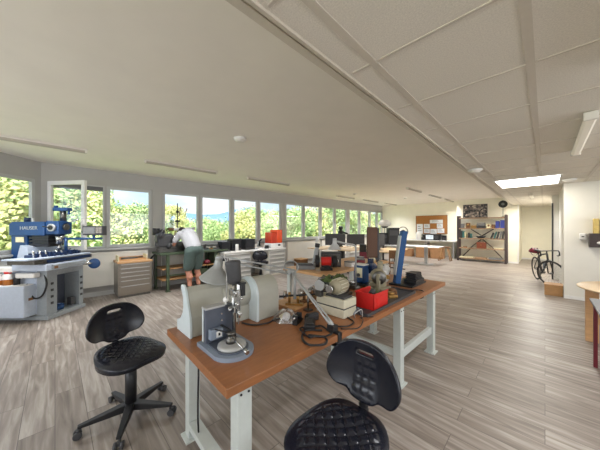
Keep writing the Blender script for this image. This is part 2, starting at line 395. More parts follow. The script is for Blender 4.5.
# diagonal wall with its window; local: wall runs along -forward from the corner
XD = Matrix.Translation((-7.1, -.2, 0)) @ Matrix.Rotation(R(45), 4, 'Z') @ Matrix.Translation((7.1, .0, 0))
mb = MB(); mb.tf(XD)
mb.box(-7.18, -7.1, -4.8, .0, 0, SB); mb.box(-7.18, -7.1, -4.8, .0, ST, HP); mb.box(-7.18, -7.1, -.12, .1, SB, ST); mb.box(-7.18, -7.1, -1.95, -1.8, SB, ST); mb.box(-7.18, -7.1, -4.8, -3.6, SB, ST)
struct(mb.build('wall_diagonal', 'paint_backlit'))
window(15, -1.8, -.12, True, XD); window(16, -3.6, -1.95, True, XD)
mb = MB(); mb.tf(XD); mb.box(-7.1, -6.97, -4.6, -.06, SB-.05, SB-.015); struct(mb.build('trim_6', 'frame_pvc', bevel=.004))
mb = MB(); mb.tf(XD); mb.box(-7.1, -7.04, -3.4, -.14, .22, .98); struct(mb.build('trim_7', 'paint_white', bevel=.005))
# far walls, corridor
mb = MB(); mb.box(-7.1, -3.02, 14.3, 14.6, 0, HP); struct(mb.build('wall_far', 'paint_cream'))
mb = MB(); mb.box(-3.02, -.8, 13.8, 14.6, 0, HP); struct(mb.build('wall_far.001', 'paint_cream'))
mb = MB(); mb.box(-.93, -.8, 14.6, 16, 0, HG); mb.box(-.93, .5, 16, 16.2, 0, HG); struct(mb.build('wall_corridor', 'paint_cream'))
mb = MB(); mb.box(.29, 5.1, 7.86, 8.05, 0, HG); mb.box(.29, .45, 8.05, 11.3, 0, HG); mb.box(.29, .45, 11.3, 12.2, 2.28, HG); mb.box(.29, .45, 12.2, 16, 0, HG); mb.box(.3, .5, 11.2, 12.3, 0, HG)
struct(mb.build('wall_right', 'paint_white'))
mb = MB(); mb.box(.29, 5.0, 7.845, 7.86, 0, .07); struct(mb.build('baseboard_right', 'white'))
mb = MB(); mb.box(-3.0, -.8, 13.785, 13.8, 0, .07); mb.box(-7.0, -3.02, 14.285, 14.3, 0, .07); mb.box(-.8, .29, 15.985, 16, 0, .07); struct(mb.build('baseboard_far', 'white'))
mb = MB(); mb.box(-.82, -.78, 13.78, 13.82, 0, HG-.02); mb.box(.27, .29, 11.25, 11.3, 0, 2.32); mb.box(.27, .29, 12.2, 12.25, 0, 2.32); mb.box(.27, .29, 11.3, 12.2, 2.28, 2.32); struct(mb.build('trim_8', 'white'))
d = MB(); d.box(.15, .289, 10.43, 11.27, 0, HG); d = d.build('wall_corridor', 'paint_white'); struct(d)
e = MB(); e.box(.14, .175, 10.415, 10.43, 0, 2.26); e.build('edge_strip', 'black', d)

# unseen side of the room: back wall and right wall
mb = MB(); mb.box(-4.2, 5.1, -3.6, -3.45, 0, .9); mb.box(-4.2, 5.1, -3.6, -3.45, 2.5, HP); mb.box(1.2, 5.1, -3.6, -3.45, .9, 2.5); struct(mb.build('wall_back', 'paint_white'))
mb = MB(); mb.box(5.0, 5.15, -3.6, 7.9, 0, .9); mb.box(5.0, 5.15, -3.6, 7.9, 2.45, HG); mb.box(5, 5.15, 6.4, 7.9, .9, 2.45); mb.box(5, 5.15, -3.6, -2, .9, 2.45); struct(mb.build('wall_right.001', 'paint_white'))

# ceiling lamps
def batten(x, y0, y1, z, label, glow, grp):
    L2 = (y1-y0)/2; t = thing('ceiling_lamp', label, 'lamp', (x, (y0+y1)/2, z), 0, grp)
    b = MB(); b.box(-.025, .025, -L2+.01, L2-.01, -.03, 0); b.build('housing', 'lamp_white', t, bevel=.004)
    g = MB(); g.prism([(-.036, -.03), (-.04, -.048), (-.022, -.066), (.022, -.066), (.04, -.048), (.036, -.03)], -L2+.03, L2-.03, 'y'); g.build('diffuser', glow, t)
    e = MB(); e.box(-.042, .042, -L2, -L2+.03, -.068, 0); e.build('end_cap', 'lamp_white', t, bevel=.006)
    e = MB(); e.box(-.042, .042, L2-.03, L2, -.068, 0); e.build('end_cap', 'lamp_white', t, bevel=.006)
    return t
G1 = 'strip lamps on the plaster ceiling'; G2 = 'strip lamps on the tiled ceiling'
rows = [(-5.4, -1.0, .38, 'white strip lamp on the plaster ceiling nearest the corner, above the blue milling machine'),
 (-5.4, 1.2, 2.66, 'long strip lamp on the plaster ceiling above the steel drawer cabinet'),
 (-5.4, 3.47, 4.94, 'strip lamp on the plaster ceiling above the orange printer counter'),
 (-5.93, 8.0, 9.3, 'first of three strip lamps in a row high above the office monitors'),
 (-5.95, 10.1, 11.5, 'middle strip lamp of the three in a row above the monitors by the far windows'),
 (-5.97, 12.3, 13.7, 'strip lamp by the far windows, farthest in the window row'),
 (-3.15, 8.03, 9.3, 'strip lamp nearest the camera in the short row along the middle of the plaster ceiling'),
 (-3.2, 10.4, 11.8, 'middle strip lamp in the short row leading to the pin board'),
 (-3.2, 12.5, 13.9, 'strip lamp farthest in the middle row, just before the pin board wall')]
for x, a, b, l in rows:
    batten(x, a, b, HP, l, 'diffuser_off', G1)
    q = light('strip_fill', 'AREA', (x, (a+b)/2, HP-.068), (0, 0, 0), 21 if a > 7 else 18, (.97, .98, 1), .04, (b-a)-.1); q.data.spread = R(115)  # fill light added under lamps that are switched off
for x, a, b, l in ((.265, 3.08, 4.52, 'strip lamp on the tiled ceiling left of the wall corner, upper right of the view'), (.32, .8, 2.2, 'strip lamp cut off by the right edge of the view under the tiled ceiling'), (-.28, 9.3, 10.4, 'small lit strip lamp on the corridor ceiling above the bicycle')):
    batten(x, a, b, HG-.008, l, 'tube_glow', G2)
    q = light('strip_fill', 'AREA', (x, (a+b)/2, HG-.076), (0, 0, 0), 10, (.97, .98, 1), .04, (b-a)-.1); q.data.spread = R(115)  # light added below the tiled ceiling lamps to brighten the room
light('corridor_tube', 'AREA', (-.28, 12.2, 2.38), (0, 0, 0), 72, (1, .97, .9), .3, 3.0)
t = thing('light_panel', 'large bright rectangular light panel set into the tiled ceiling', 'light panel', (-.265, 7.02, HG))
b = MB(); b.box(-.49, .49, -.64, -.61, -.014, 0).box(-.49, .49, .61, .64, -.014, 0).box(-.49, -.46, -.61, .61, -.014, 0).box(.46, .49, -.61, .61, -.014, 0); b.build('panel_frame', 'white', t)
b = MB(); b.box(-.46, .46, -.61, .61, -.012, -.004); b.build('panel_diffuser', 'panel_glow', t)
def detector(x, y, z, label, g='round ceiling detectors', r=.075):
    t = thing('smoke_detector', label, 'smoke detector', (x, y, z), 0, g)
    b = MB(); b.lathe([(0, 0), (r, 0), (r, -.02), (r*.8, -.03)], n=20); b.build('base_ring', 'white', t)
    b = MB(); b.lathe([(r*.8, -.03), (r*.7, -.05), (r*.3, -.06), (0, -.06)], n=20); b.build('sensor_dome', 'lamp_white', t)
detector(-3.13, 1.9, HP, 'round smoke detector with a dark side in the middle of the plaster ceiling', r=.09)
detector(-.81, 4.86, HG-.008, 'smoke detector on the tiled ceiling close to the metal edge trim', r=.1)
detector(.34, 7.15, HG-.008, 'smoke detector on the tiled ceiling beside the bright light panel', r=.1)
detector(-4.35, 10.9, HP, 'tiny far smoke detector on the plaster ceiling ahead of the pin board')
detector(-5.2, 8.2, HP, 'small smoke detector on the plaster ceiling beside the window row of strip lamps')
# ================================================================ OUTSIDE
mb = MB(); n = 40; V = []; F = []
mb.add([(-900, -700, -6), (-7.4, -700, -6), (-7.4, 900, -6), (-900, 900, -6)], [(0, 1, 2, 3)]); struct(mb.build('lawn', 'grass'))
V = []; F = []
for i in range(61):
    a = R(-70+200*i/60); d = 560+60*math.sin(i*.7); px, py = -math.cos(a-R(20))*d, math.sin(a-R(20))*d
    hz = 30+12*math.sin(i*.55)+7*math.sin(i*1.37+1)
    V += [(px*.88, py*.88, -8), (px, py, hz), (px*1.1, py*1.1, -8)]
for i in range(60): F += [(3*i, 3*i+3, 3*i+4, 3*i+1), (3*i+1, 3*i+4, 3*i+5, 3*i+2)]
mb = MB(); mb.add(V, F, True); struct(mb.build('hills', 'hill_haze'))
def crown_mesh(seed, n, m):
    rnd = random.Random(seed); V = []; F = []; cl = []
    for i in range(26):
        th = rnd.uniform(0, 2*PI); z = rnd.uniform(-.8, 1); rr = math.sqrt(max(0, 1-z*z))*rnd.uniform(.45, .8)
        cl.append((rr*math.cos(th), rr*math.sin(th), z*.75, rnd.uniform(.24, .42)))
    for i in range(n):
        cx, cy, cz, cr_ = rnd.choice(cl); d = Vector((rnd.gauss(0, 1), rnd.gauss(0, 1), rnd.gauss(0, 1))).normalized()*cr_*rnd.uniform(.55, 1.05)
        p = Vector((cx, cy, cz))+d; a = (d.normalized()+Vector((rnd.uniform(-1, 1), rnd.uniform(-1, 1), rnd.uniform(-.4, 1)))*.8).normalized(); u = a.orthogonal().normalized(); v = a.cross(u); s_ = rnd.uniform(.022, .045)
        k = len(V); V += [p+u*s_, p+v*s_*.6, p-u*s_, p-v*s_*.6]; F.append((k, k+1, k+2, k+3))
    me = bpy.data.meshes.new('crown'); me.from_pydata([tuple(q) for q in V], [], F); me.materials.append(MATS[m]); return me
PRO = [crown_mesh(1, 11000, 'leaf_yellow'), crown_mesh(2, 11000, 'leaf_green'), crown_mesh(3, 9000, 'leaf_deep'), crown_mesh(4, 9000, 'leaf_yellow')]
tr = MB(); tr.cyl((0, 0, 0), (0, 0, 1), .05, .03, 8)
for a in (0, 1.2, 2.5, 3.7, 5): tr.cyl((0, 0, .55), (.3*math.cos(a), .3*math.sin(a), 1.15), .02, .008, 6)
tro = tr.build('trunk', 'trunk'); tme = tro.data; bpy.data.objects.remove(tro)
def tree(u, D, top, rad, k, label):
    a = (u-300)/245; x = D*(-S2+a*S2); y = D*(S2+a*S2); zt = 1.55+(227-top)/245*D
    t = thing('tree', label, 'tree', (x, y, -6), random.uniform(0, 6), 'trees outside the windows')
    zc = zt-rad*1.12
    c = bpy.data.objects.new('crown', PRO[k]); C.objects.link(c); c.parent = t; c.location = (0, 0, zc+6); c.scale = (rad, rad, rad*1.05)
    g = bpy.data.objects.new('trunk', tme); C.objects.link(g); g.parent = t; s_ = zc+6; g.scale = (s_*.6, s_*.6, s_)
TREES = [(-60, 12, 172, 4.2, 3, 'yellow green tree outside the corner window, at the left edge'), (8, 14, 165, 4.3, 0, 'bright yellow tree filling the corner window behind the milling machine'),
 (58, 15, 178, 3.9, 1, 'green tree behind the open window sash'), (93, 16, 184, 3.0, 3, 'yellow tree seen through the opened window gap'),
 (122, 20, 203, 3.2, 0, 'yellow tree low in the window above the drawer cabinet'), (140, 18, 199, 2.4, 1, 'green tree at the right of the window above the drawer cabinet'),
 (168, 19, 201, 1.5, 0, 'yellow tree behind the lathe, its crown sloping down to the hills'), (186, 26, 219, 2.6, 1, 'low tree beyond the man in the white shirt'),
 (207, 32, 214, 3.6, 1, 'low green tree in front of the blue hills'), (225, 30, 219, 3.4, 2, 'low dark green tree in the window behind the black boxes'),
 (243, 24, 207, 2.6, 3, 'yellow tree in the window left of the orange printer'), (253, 26, 204, 3.0, 1, 'green tree rising behind the orange printer'),
 (272, 28, 207, 3.3, 0, 'yellow tree just right of the orange printer'), (294, 24, 203, 3.6, 1, 'green tree in the window right of the first wide pillar'),
 (311, 27, 205, 3.2, 3, 'yellow tree behind the desk lamps'), (326, 28, 204, 3.6, 2, 'deep green tree above the left monitor'),
 (345, 30, 205, 3.6, 1, 'green tree behind the second wide pillar'), (362, 34, 207, 4.0, 3, 'yellow tree in the far windows'), (380, 36, 209, 4.0, 1, 'green tree in the farthest window'),
 (157, 24, 206, 1.4, 2, 'deep green tree behind the pillar left of the lathe'), (20, 22, 150, 6.0, 2, 'tall deep green tree far behind the corner window'),
 (78, 24, 176, 5.0, 2, 'tall dark tree behind the open sash and its neighbour'), (213, 60, 218, 5, 0, 'distant yellow tree under the blue hills'), (240, 60, 217, 6, 2, 'distant dark trees below the sky'), (192, 50, 217, 5, 3, 'distant yellow tree left of the hills')]
for a in TREES: tree(*a)

# ================================================================ MILLING MACHINE (corner)
def rd(r, D, z=0): return (S2*r-S2*D, S2*r+S2*D, z)
r0, D0 = -4.55, 4.4
mm = thing('milling_machine', 'large blue and grey milling machine standing in the corner by the windows', 'milling machine', rd(r0, D0), R(45))
TM = Matrix.Translation((-r0, -D0, 0))
def M_(): return MB().tf(TM)
M_().box(-5.05, -4.18, 4.06, 4.78, 0, .07).build('plinth', 'machine_grey2', mm, bevel=.01)
b = M_().box(-5.0, -4.22, 4.08, 4.26, .07, .84).box(-5.0, -4.22, 4.68, 4.77, .07, .84).box(-5.0, -4.5, 4.26, 4.68, .07, .84); b.box(-4.5, -4.22, 4.26, 4.68, .72, .84)
b.build('base_cabinet', 'machine_grey2', mm, bevel=.006)
M_().box(-4.5, -4.49, 4.27, 4.5, .12, .7).build('inner_panel', 'blue_dark', mm)
M_().box(-4.49, -4.485, 4.5, 4.67, .12, .7).build('inner_panel', 'press_dark', mm)
for k in range(4):
    for D in (4.17, 4.725): M_().box(-4.22, -4.214, D-.022, D+.022, .24+k*.11, .28+k*.11).build('vent_slot', 'dark_grey', mm)
M_().cyl((-4.36, 4.42, .07), (-4.36, 4.42, .15), .075).cyl((-4.36, 4.42, .15), (-4.36, 4.42, .17), .05).build('floor_motor', 'blue', mm)
M_().box(-4.34, -4.26, 4.56, 4.64, .1, .24).build('junction_box', 'dark_grey', mm, bevel=.005)
t_ = M_().box(-4.95, -4.38, 3.88, 4.07, .1, .6); t_.build('coolant_tank', 'machine_grey', mm, bevel=.012)
M_().box(-4.93, -4.4, 3.9, 4.05, .6, .615).build('tank_lid', 'white', mm, bevel=.004)
M_().box(-4.378, -4.37, 3.95, 4.03, .36, .4).build('tank_badge', 'rust', mm)
M_().box(-4.95, -4.38, 4.07, 4.12, .1, .84).build('splash_panel', 'machine_grey', mm, bevel=.01)
M_().box(-4.95, -4.62, 3.93, 4.05, .82, .9).box(-4.6, -4.3, 3.95, 4.06, .72, .8).build('chip_tray', 'white', mm, bevel=.015)
M_().tube(smooth_path([(-4.28, 4.1, .78), (-4.2, 4.06, .6), (-4.25, 4.04, .42), (-4.36, 4.02, .38), (-4.42, 4.0, .5), (-4.46, 4.0, .62)]), .014).build('coolant_hose', 'black', mm)
# saddle, table, clamped blue fixtures
M_().box(-4.62, -4.06, 3.92, 4.66, .84, .95).build('saddle', 'machine_grey', mm, bevel=.012)
M_().box(-4.06, -4.03, 4.0, 4.6, .86, .93).build('saddle_front', 'machine_grey2', mm, bevel=.006)
M_().box(-4.03, -4.025, 4.02, 4.08, .87, .91).build('warning_plate', 'rust', mm)
b = M_().box(-4.5, -4.08, 3.76, 4.8, .965, 1.03); b.build('table_slide', 'steel_dark', mm, bevel=.006)
M_().box(-4.085, -4.07, 3.95, 4.75, .97, 1.02).build('table_scale', 'blue_dark', mm)
M_().box(-4.52, -4.12, 3.7, 4.82, 1.03, 1.055).build('table_top', 'machine_grey', mm, bevel=.006)
rnd = random.Random(3)
b = M_()
for k in range(16):
    D = 3.9+k*.05; h = rnd.uniform(.03, .09); b.box(-4.4+rnd.uniform(-.06, .06), -4.2+rnd.uniform(-.05, .05), D, D+.035, 1.055, 1.055+h)
b.build('clamp_set', 'blue_dark', mm, bevel=.004)
b = M_()
for k in range(9):
    D = 3.9+k*.09; b.cyl((-4.25+rnd.uniform(-.06, .06), D, 1.055), (-4.25, D, 1.13+rnd.uniform(0, .04)), .013, n=8)
b.build('clamp_bolts', 'steel', mm)
M_().lathe([(0, 0), (.03, 0), (.085, .0), (.098, .015), (.085, .03), (.03, .035), (0, .035)], (-3.96, 4.72, .85), (.4, -.92, 0)).build('hand_wheel', 'blue', mm)
M_().cyl((-4.1, 4.55, .88), (-3.97, 4.72, .855), .03).build('wheel_shaft', 'steel', mm)
# column, ram and spindle head
M_().box(-5.08, -4.8, 4.3, 4.75, .84, 1.42).build('column', 'blue', mm, bevel=.02)
M_().prism([(-4.86, .92), (-4.62, .92), (-4.66, 1.2), (-4.78, 1.24)], 4.18, 4.7, 'y').build('column_cover', 'machine_grey', mm, bevel=.01)
M_().prism([(-5.09, 1.40), (-5.09, 1.6), (-5.04, 1.64), (-4.47, 1.645), (-4.47, 1.40)], 4.28, 4.72, 'y').build('ram', 'blue', mm, bevel=.012)
text_mesh('HAUSER', .085, 'lettering', 'silver_paint', mm, Matrix.Translation((-r0-4.74, -D0+4.278, 1.53)) @ Matrix.Rotation(R(90), 4, 'X'), .002)
M_().box(-4.96, -4.82, 4.27, 4.28, 1.285, 1.375).build('name_plate', 'cream', mm)
b = M_()
for k in range(3): b.box(-4.76, -4.42, 4.3, 4.62, 1.22+k*.06, 1.26+k*.06)
b.build('cross_slides', 'black', mm, bevel=.004)
M_().box(-4.72, -4.44, 4.32, 4.6, 1.2, 1.4).build('slide_core', 'dark_grey', mm)
M_().box(-4.47, -4.24, 4.3, 4.56, 1.42, 1.655).build('spindle_head', 'blue', mm, bevel=.015)
M_().cyl((-4.34, 4.3, 1.54), (-4.34, 4.26, 1.54), .065).build('dial_ring', 'silver_paint', mm)
M_().cyl((-4.34, 4.262, 1.54), (-4.34, 4.25, 1.54), .04).cyl((-4.34, 4.26, 1.54), (-4.44, 4.22, 1.56), .01).build('dial_centre', 'black', mm)
M_().cyl((-4.24, 4.42, 1.55), (-4.2, 4.42, 1.55), .055).build('feed_knob', 'steel_dark', mm)
M_().cyl((-4.34, 4.42, 1.42), (-4.34, 4.42, 1.25), .07, .055).cyl((-4.34, 4.42, 1.25), (-4.34, 4.42, 1.12), .03).build('spindle', 'steel', mm)
M_().cyl((-4.3, 4.45, 1.655), (-4.3, 4.45, 1.84), .045).build('spindle_post', 'steel_dark', mm)
M_().box(-4.45, -4.18, 4.4, 4.5, 1.84, 1.9).cyl((-4.43, 4.45, 1.9), (-4.43, 4.45, 1.94), .03).cyl((-4.2, 4.45, 1.78), (-4.2, 4.45, 1.84), .02).build('drive_head', 'blue', mm, bevel=.008)
M_().cyl((-4.95, 4.45, 1.635), (-4.95, 4.45, 1.72), .045).build('lifting_knob', 'blue_dark', mm)
M_().cyl((-4.24, 4.4, 1.6), (-3.95, 4.35, 1.68), .008).ball((-3.95, 4.35, 1.68), .022).build('feed_lever', 'steel', mm)
M_().cyl((-4.28, 4.45, 1.335), (-3.6, 4.45, 1.34), .02).cyl((-4.25, 4.45, 1.1), (-4.25, 4.45, 1.36), .025).cyl((-3.74, 4.45, 1.335), (-3.74, 4.45, 1.42), .02).build('display_arm', 'blue', mm)
M_().box(-3.93, -3.56, 4.42, 4.52, 1.40, 1.57).build('display_unit', 'dark_grey', mm, bevel=.01)
M_().box(-3.91, -3.70, 4.412, 4.42, 1.43, 1.545).build('display_window', 'mid_grey', mm)
b = M_()
for i in range(4):
    for j in range(3): b.box(-3.68+i*.028, -3.66+i*.028, 4.41, 4.42, 1.44+j*.035, 1.472+j*.035)
b.build('display_keys', 'brushed', mm)
def jar(r, D, z, h, rad, cap, body, label):
    x, y, _ = rd(r, D); t = thing('jar', label, 'jar', (x, y, z), 0, 'jars on the coolant tank')
    MB().lathe([(0, 0), (rad, 0), (rad, h*.45)], n=18).build('jar_contents', body, t)
    MB().lathe([(rad, h*.45), (rad, h*.8), (rad*.7, h*.9), (rad*.7, h*.92), (0, h*.92)], n=18).build('jar_body', 'white', t)
    MB().lathe([(0, h*.9), (rad*.75, h*.9), (rad*.75, h*1.05), (0, h*1.05)], n=18).build('jar_lid', cap, t)
jar(-4.84, 3.94, .615, .17, .045, 'white', 'amber', 'white and amber jar with pale lid, leftmost on the machine tank')
jar(-4.72, 3.96, .615, .2, .06, 'red', 'amber', 'amber jar with a red lid on the machine tank')
t = thing('squeeze_bottle', 'small dark bottle beside the red lidded jar on the machine tank', 'bottle', rd(-4.6, 3.98, .615))
MB().lathe([(0, 0), (.04, 0), (.04, .1), (.015, .14), (0, .14)], n=16).build('bottle_body', 'black', t); MB().cyl((0, 0, .13), (0, 0, .17), .013).build('bottle_cap', 'brass', t)

# ================================================================ STEEL DRAWER CABINET
t = thing('drawer_cabinet', 'stainless steel drawer cabinet with a wooden top under the second window', 'drawer cabinet', (-6.77, 1.28, 0))
MB().box(-.28, .26, -.32, .32, .05, .75).build('cabinet_body', 'brushed', t, bevel=.005)
MB().box(-.26, .24, -.3, .3, 0, .05).build('plinth', 'steel_dark', t)
MB().box(-.29, .28, -.33, .34, .75, .79).build('cabinet_top', 'light_wood', t, bevel=.004)
z = .74
for i, h in enumerate((.09, .09, .09, .09, .12, .19)):
    dr = MB().box(.26, .275, -.3, .3, z-h+.008, z).build('drawer', 'brushed', t, bevel=.003)
    MB().box(.275, .295, -.27, .27, z-.022, z-.01).build('drawer_handle', 'silver_paint', dr, bevel=.003); z -= h
t = thing('tool_tray', 'low wooden box of long tools lying on the steel drawer cabinet', 'tray', (-6.78, 1.26, .79))
MB().box(-.15, .15, -.26, .26, 0, .012).box(-.15, -.14, -.26, .26, .012, .07).box(.14, .15, -.26, .26, .012, .04).build('tray_body', 'light_wood', t)
MB().box(-.16, .16, -.28, -.26, 0, .12).build('tray_end', 'cream', t); MB().box(-.16, .16, .26, .28, 0, .12).build('tray_end', 'cream', t)
MB().cyl((0, -.2, .05), (-.02, .22, .05), .016).cyl((.08, -.22, .04), (.09, .1, .04), .012).build('bar_tools', 'steel_dark', t)

# ================================================================ GREEN BENCH WITH SMALL LATHE
t = thing('lathe_bench', 'green steel work bench with wooden shelves under the small lathe by the windows', 'work bench', (-6.65, 2.35, 0))
for x, y in ((.27, -.44), (.27, .75), (-.3, -.55), (-.3, .75)): MB().box(x-.03, x+.03, y-.03, y+.03, .02, .88).box(x-.05, x+.05, y-.05, y+.05, 0, .02).build('leg', 'green', t, bevel=.004)
MB().box(-.36, .33, -.62, .8, .88, .93).build('bench_top', 'green', t, bevel=.006)
MB().box(-.33, .24, -.55, .75, .52, .55).build('shelf', 'box_wood', t); MB().box(-.33, .24, -.55, .75, .26, .29).build('shelf', 'box_wood', t)
MB().box(.25, .27, -.4, .72, .36, .39).build('stretcher', 'green', t)
MB().tube(smooth_path([(-.05, -.62, .9), (-.1, -.7, .8), (-.2, -.74, .7)]), .02).build('hose', 'black', t)
t = thing('bench_lathe', 'small dark metal lathe on the green bench in front of the bent man', 'lathe', (-6.62, 2.1, .93)); t.scale = (1.2, 1.15, 1.4)
MB().box(-.1, .1, -.3, .42, 0, .06).box(-.08, .08, -.28, .4, .06, .1).build('bed', 'steel_dark', t, bevel=.006)
MB().box(-.12, .12, -.32, -.08, .1, .3).cyl((0, -.34, .24), (0, -.02, .24), .09).build('headstock', 'dark_grey', t, bevel=.02)
MB().cyl((0, -.02, .24), (0, .05, .24), .065).build('chuck', 'steel', t)
MB().box(-.12, .14, .08, .2, .1, .18).cyl((.14, .14, .14), (.2, .14, .14), .04).build('carriage', 'steel_dark', t, bevel=.006)
MB().box(-.05, .05, .28, .4, .1, .26).cyl((0, .2, .22), (0, .28, .22), .02).build('tailstock', 'dark_grey', t, bevel=.01)
for p in ((.13, -.28, .3), (.14, -.12, .12), (-.05, -.2, .36)): MB().ball(p, .05).cyl(p, (p[0]-.06, p[1], p[2]-.05), .02).build('knob', 'dark_grey', t)
MB().cyl((-.1, -.3, .3), (-.1, -.3, .42), .07).build('motor', 'black', t)
t = thing('machine_lamp', 'slim tube lamp on a thin black stand above the lathe', 'lamp', (-6.9, 2.3, .93))
MB().cyl((0, 0, 0), (0, 0, 1.25), .012).cyl((0, 0, 0), (0, 0, .03), .05).box(-.03, .03, -.05, .05, .75, .8).box(-.02, .02, -.03, .03, 1.0, 1.05).build('stand', 'black', t)
MB().cyl((.08, -.12, .56), (.08, .42, .58), .035).build('tube_cover', 'white', t); MB().cyl((.08, -.24, .56), (.08, -.12, .56), .04).build('tube_cap', 'rust', t); MB().cyl((0, 0, .56), (.08, 0, .56), .012).build('bracket', 'black', t)
t = thing('hardware_box', 'dark open crate of parts on the floor shelf beside the man', 'crate', (-6.62, 2.75, .29))
MB().box(-.15, .2, -.14, .14, 0, .02).box(-.15, .2, -.14, -.12, .02, .16).box(-.15, .2, .12, .14, .02, .16).box(-.15, -.13, -.12, .12, .02, .16).box(.18, .2, -.12, .12, .02, .16).build('crate_body', 'green', t)
MB().ball((0, 0, .08), .08).ball((.08, .05, .07), .07).build('parts', 'steel_dark', t)
# second worktop between lathe bench and drawer counter
t = thing('side_worktop', 'narrow green topped worktop between the lathe bench and the drawer counter', 'worktop', (-6.66, 3.17, 0))
MB().box(-.34, .3, 0, .0+.02, .0, .89).build('leg', 'green', t)
MB().box(-.34, .34, 0, .28, .89, .93).build('worktop', 'green', t, bevel=.004)
tag(MB().ball((0, 0, .06), .07, sc=(1, 1.3, .9)).build('red_pouch', 'red_dark', None), 'dark red pouch lying on the shelf right of the man', 'pouch', loc=(-6.45, 2.9, .55))
for i, (x, y, s_, c, l) in enumerate(((-6.7, 2.95, .07, 'dark_grey', 'dark small fixture just right of the man on the bench'), (-6.62, 3.1, .05, 'brass', 'brass coloured small fixture between the man and the black boxes'), (-6.55, 3.25, .06, 'mid_grey', 'grey small fixture next to the first black box'))):
    t = thing('bench_fixture', l, 'fixture', (x, y, .93), i, 'small fixtures on the green bench')
    MB().box(-s_, s_, -s_, s_, 0, s_*.6).build('fixture_base', c, t, bevel=.005); MB().cyl((0, 0, s_*.6), (0, 0, s_*2), s_*.5).cyl((0, 0, s_*1.5), (s_, 0, s_*1.8), s_*.2).build('fixture_post', 'steel_dark', t)

# ================================================================ PERSON
pr = MB()
H = dict(pel=(0, -.05, .97), wst=(0, .03, 1.12), che=(0, .22, 1.3), neck=(0, .37, 1.37), head=(0, .47, 1.36))
def limb(m, pts, rs):
    for i in range(len(pts)-1):
        m.cap(pts[i], pts[i+1], rs[i], rs[i+1])
for sx in (-1, 1):
    limb(pr, [(sx*.09, -.04, .93), (sx*.105, .03, .52), (sx*.11, -.05, .1)], [.1, .072, .046])
    limb(pr, [(sx*.105, .0, .42), (sx*.107, -.04, .32)], [.062, .07])
    limb(pr, [(sx*.11, -.05, .06), (sx*.12, .12, .035)], [.035, .03])
    limb(pr, [(sx*.18, .3, 1.33), (sx*.25, .38, 1.08), (sx*.17, .58, 1.04)], [.052, .042, .028])
    # palm and fingers
    hx, hy, hz = sx*.165, .6, 1.035
    limb(pr, [(hx, hy-.01, hz), (hx-sx*.015, hy+.07, hz-.005)], [.027, .03])
    for k, (off, ln) in enumerate(((-.026, .07), (-.009, .082), (.009, .076), (.026, .06))):
        a = (hx-sx*.015+off, hy+.08, hz-.004); bq = (hx-sx*.018+off, hy+.08+ln*.5, hz-.01); c = (hx-sx*.02+off, hy+.08+ln*.8, hz-.035)
        limb(pr, [a, bq, c], [.0105, .0095, .0085])
    limb(pr, [(hx-sx*.02, hy+.02, hz-.005), (hx-sx*.052, hy+.05, hz-.01), (hx-sx*.06, hy+.085, hz-.025)], [.014, .012, .01])
pr.ball(H['pel'], .13, sc=(1.15, .95, .9)); limb(pr, [H['pel'], H['wst'], H['che'], (0, .31, 1.34)], [.12, .115, .135, .1])
limb(pr, [(-.16, .29, 1.33), (.16, .29, 1.33)], [.06, .06]); limb(pr, [(0, .3, 1.36), (0, .42, 1.385)], [.06, .055])
hc = Vector((0, .5, 1.39))
pr.ball(hc, .095, 18, 12, sc=(.82, 1.0, 1.0)); pr.ball(hc+Vector((0, .035, -.075)), .06, 14, 8, sc=(.85, .9, .9))
pr.cap(hc+Vector((0, .09, -.045)), hc+Vector((0, .112, -.06)), .012, .014)     # nose
for sx in (-1, 1): pr.ball(hc+Vector((sx*.08, -.005, -.02)), .024, 8, 6, sc=(.4, .8, 1.1)); pr.ball(hc+Vector((sx*.03, .085, -.022)), .016, 8, 6)
pr.cap(hc+Vector((-.018, .088, -.095)), hc+Vector((.018, .088, -.095)), .009, .009)
t = thing('person', 'person in a white shirt and grey green shorts bending over the lathe by the window', 'person', (-6.16, 2.42, 0), R(100)); t.scale = (1.08, 1.04, 1.03)
o = pr.build('body', 'skin', t, fix=False); rm = o.modifiers.new('remesh', 'REMESH'); rm.mode = 'VOXEL'; rm.voxel_size = .0085; rm.use_smooth_shade = True
sm = o.modifiers.new('smooth', 'SMOOTH'); sm.iterations = 2
s = MB(); limb(s, [(0, -.03, 1.02), H['wst'], (0, .2, 1.3), (0, .33, 1.35)], [.165, .16, .18, .12]); limb(s, [(-.15, .28, 1.33), (.15, .28, 1.33)], [.09, .09])
for sx in (-1, 1): limb(s, [(sx*.16, .29, 1.33), (sx*.235, .36, 1.17)], [.08, .065]); limb(s, [(sx*.06, -.02, 1.0), (sx*.08, .18, 1.28)], [.115, .12])
o = s.build('shirt', 'shirt', t, fix=False); rm = o.modifiers.new('remesh', 'REMESH'); rm.mode = 'VOXEL'; rm.voxel_size = .014; rm.use_smooth_shade = True; sm = o.modifiers.new('smooth', 'SMOOTH'); sm.iterations = 3
s = MB(); s.ball((0, -.06, .96), .165, sc=(1.18, 1.0, .9))
for sx in (-1, 1): limb(s, [(sx*.085, -.05, .93), (sx*.11, .015, .56)], [.14, .115])
o = s.build('shorts', 'shorts', t, fix=False); rm = o.modifiers.new('remesh', 'REMESH'); rm.mode = 'VOXEL'; rm.voxel_size = .014; rm.use_smooth_shade = True; sm = o.modifiers.new('smooth', 'SMOOTH'); sm.iterations = 3
for sx in (-1, 1):
    s = MB(); s.cap((sx*.11, -.07, .05), (sx*.12, .13, .04), .05, .042); s.cyl((sx*.11, -.05, .04), (sx*.11, -.05, .12), .05, .05, 12)
    s.box(sx*.115-.045, sx*.115+.045, -.12, .17, 0, .025); s.build('shoe', 'shoe', t, fix=False)
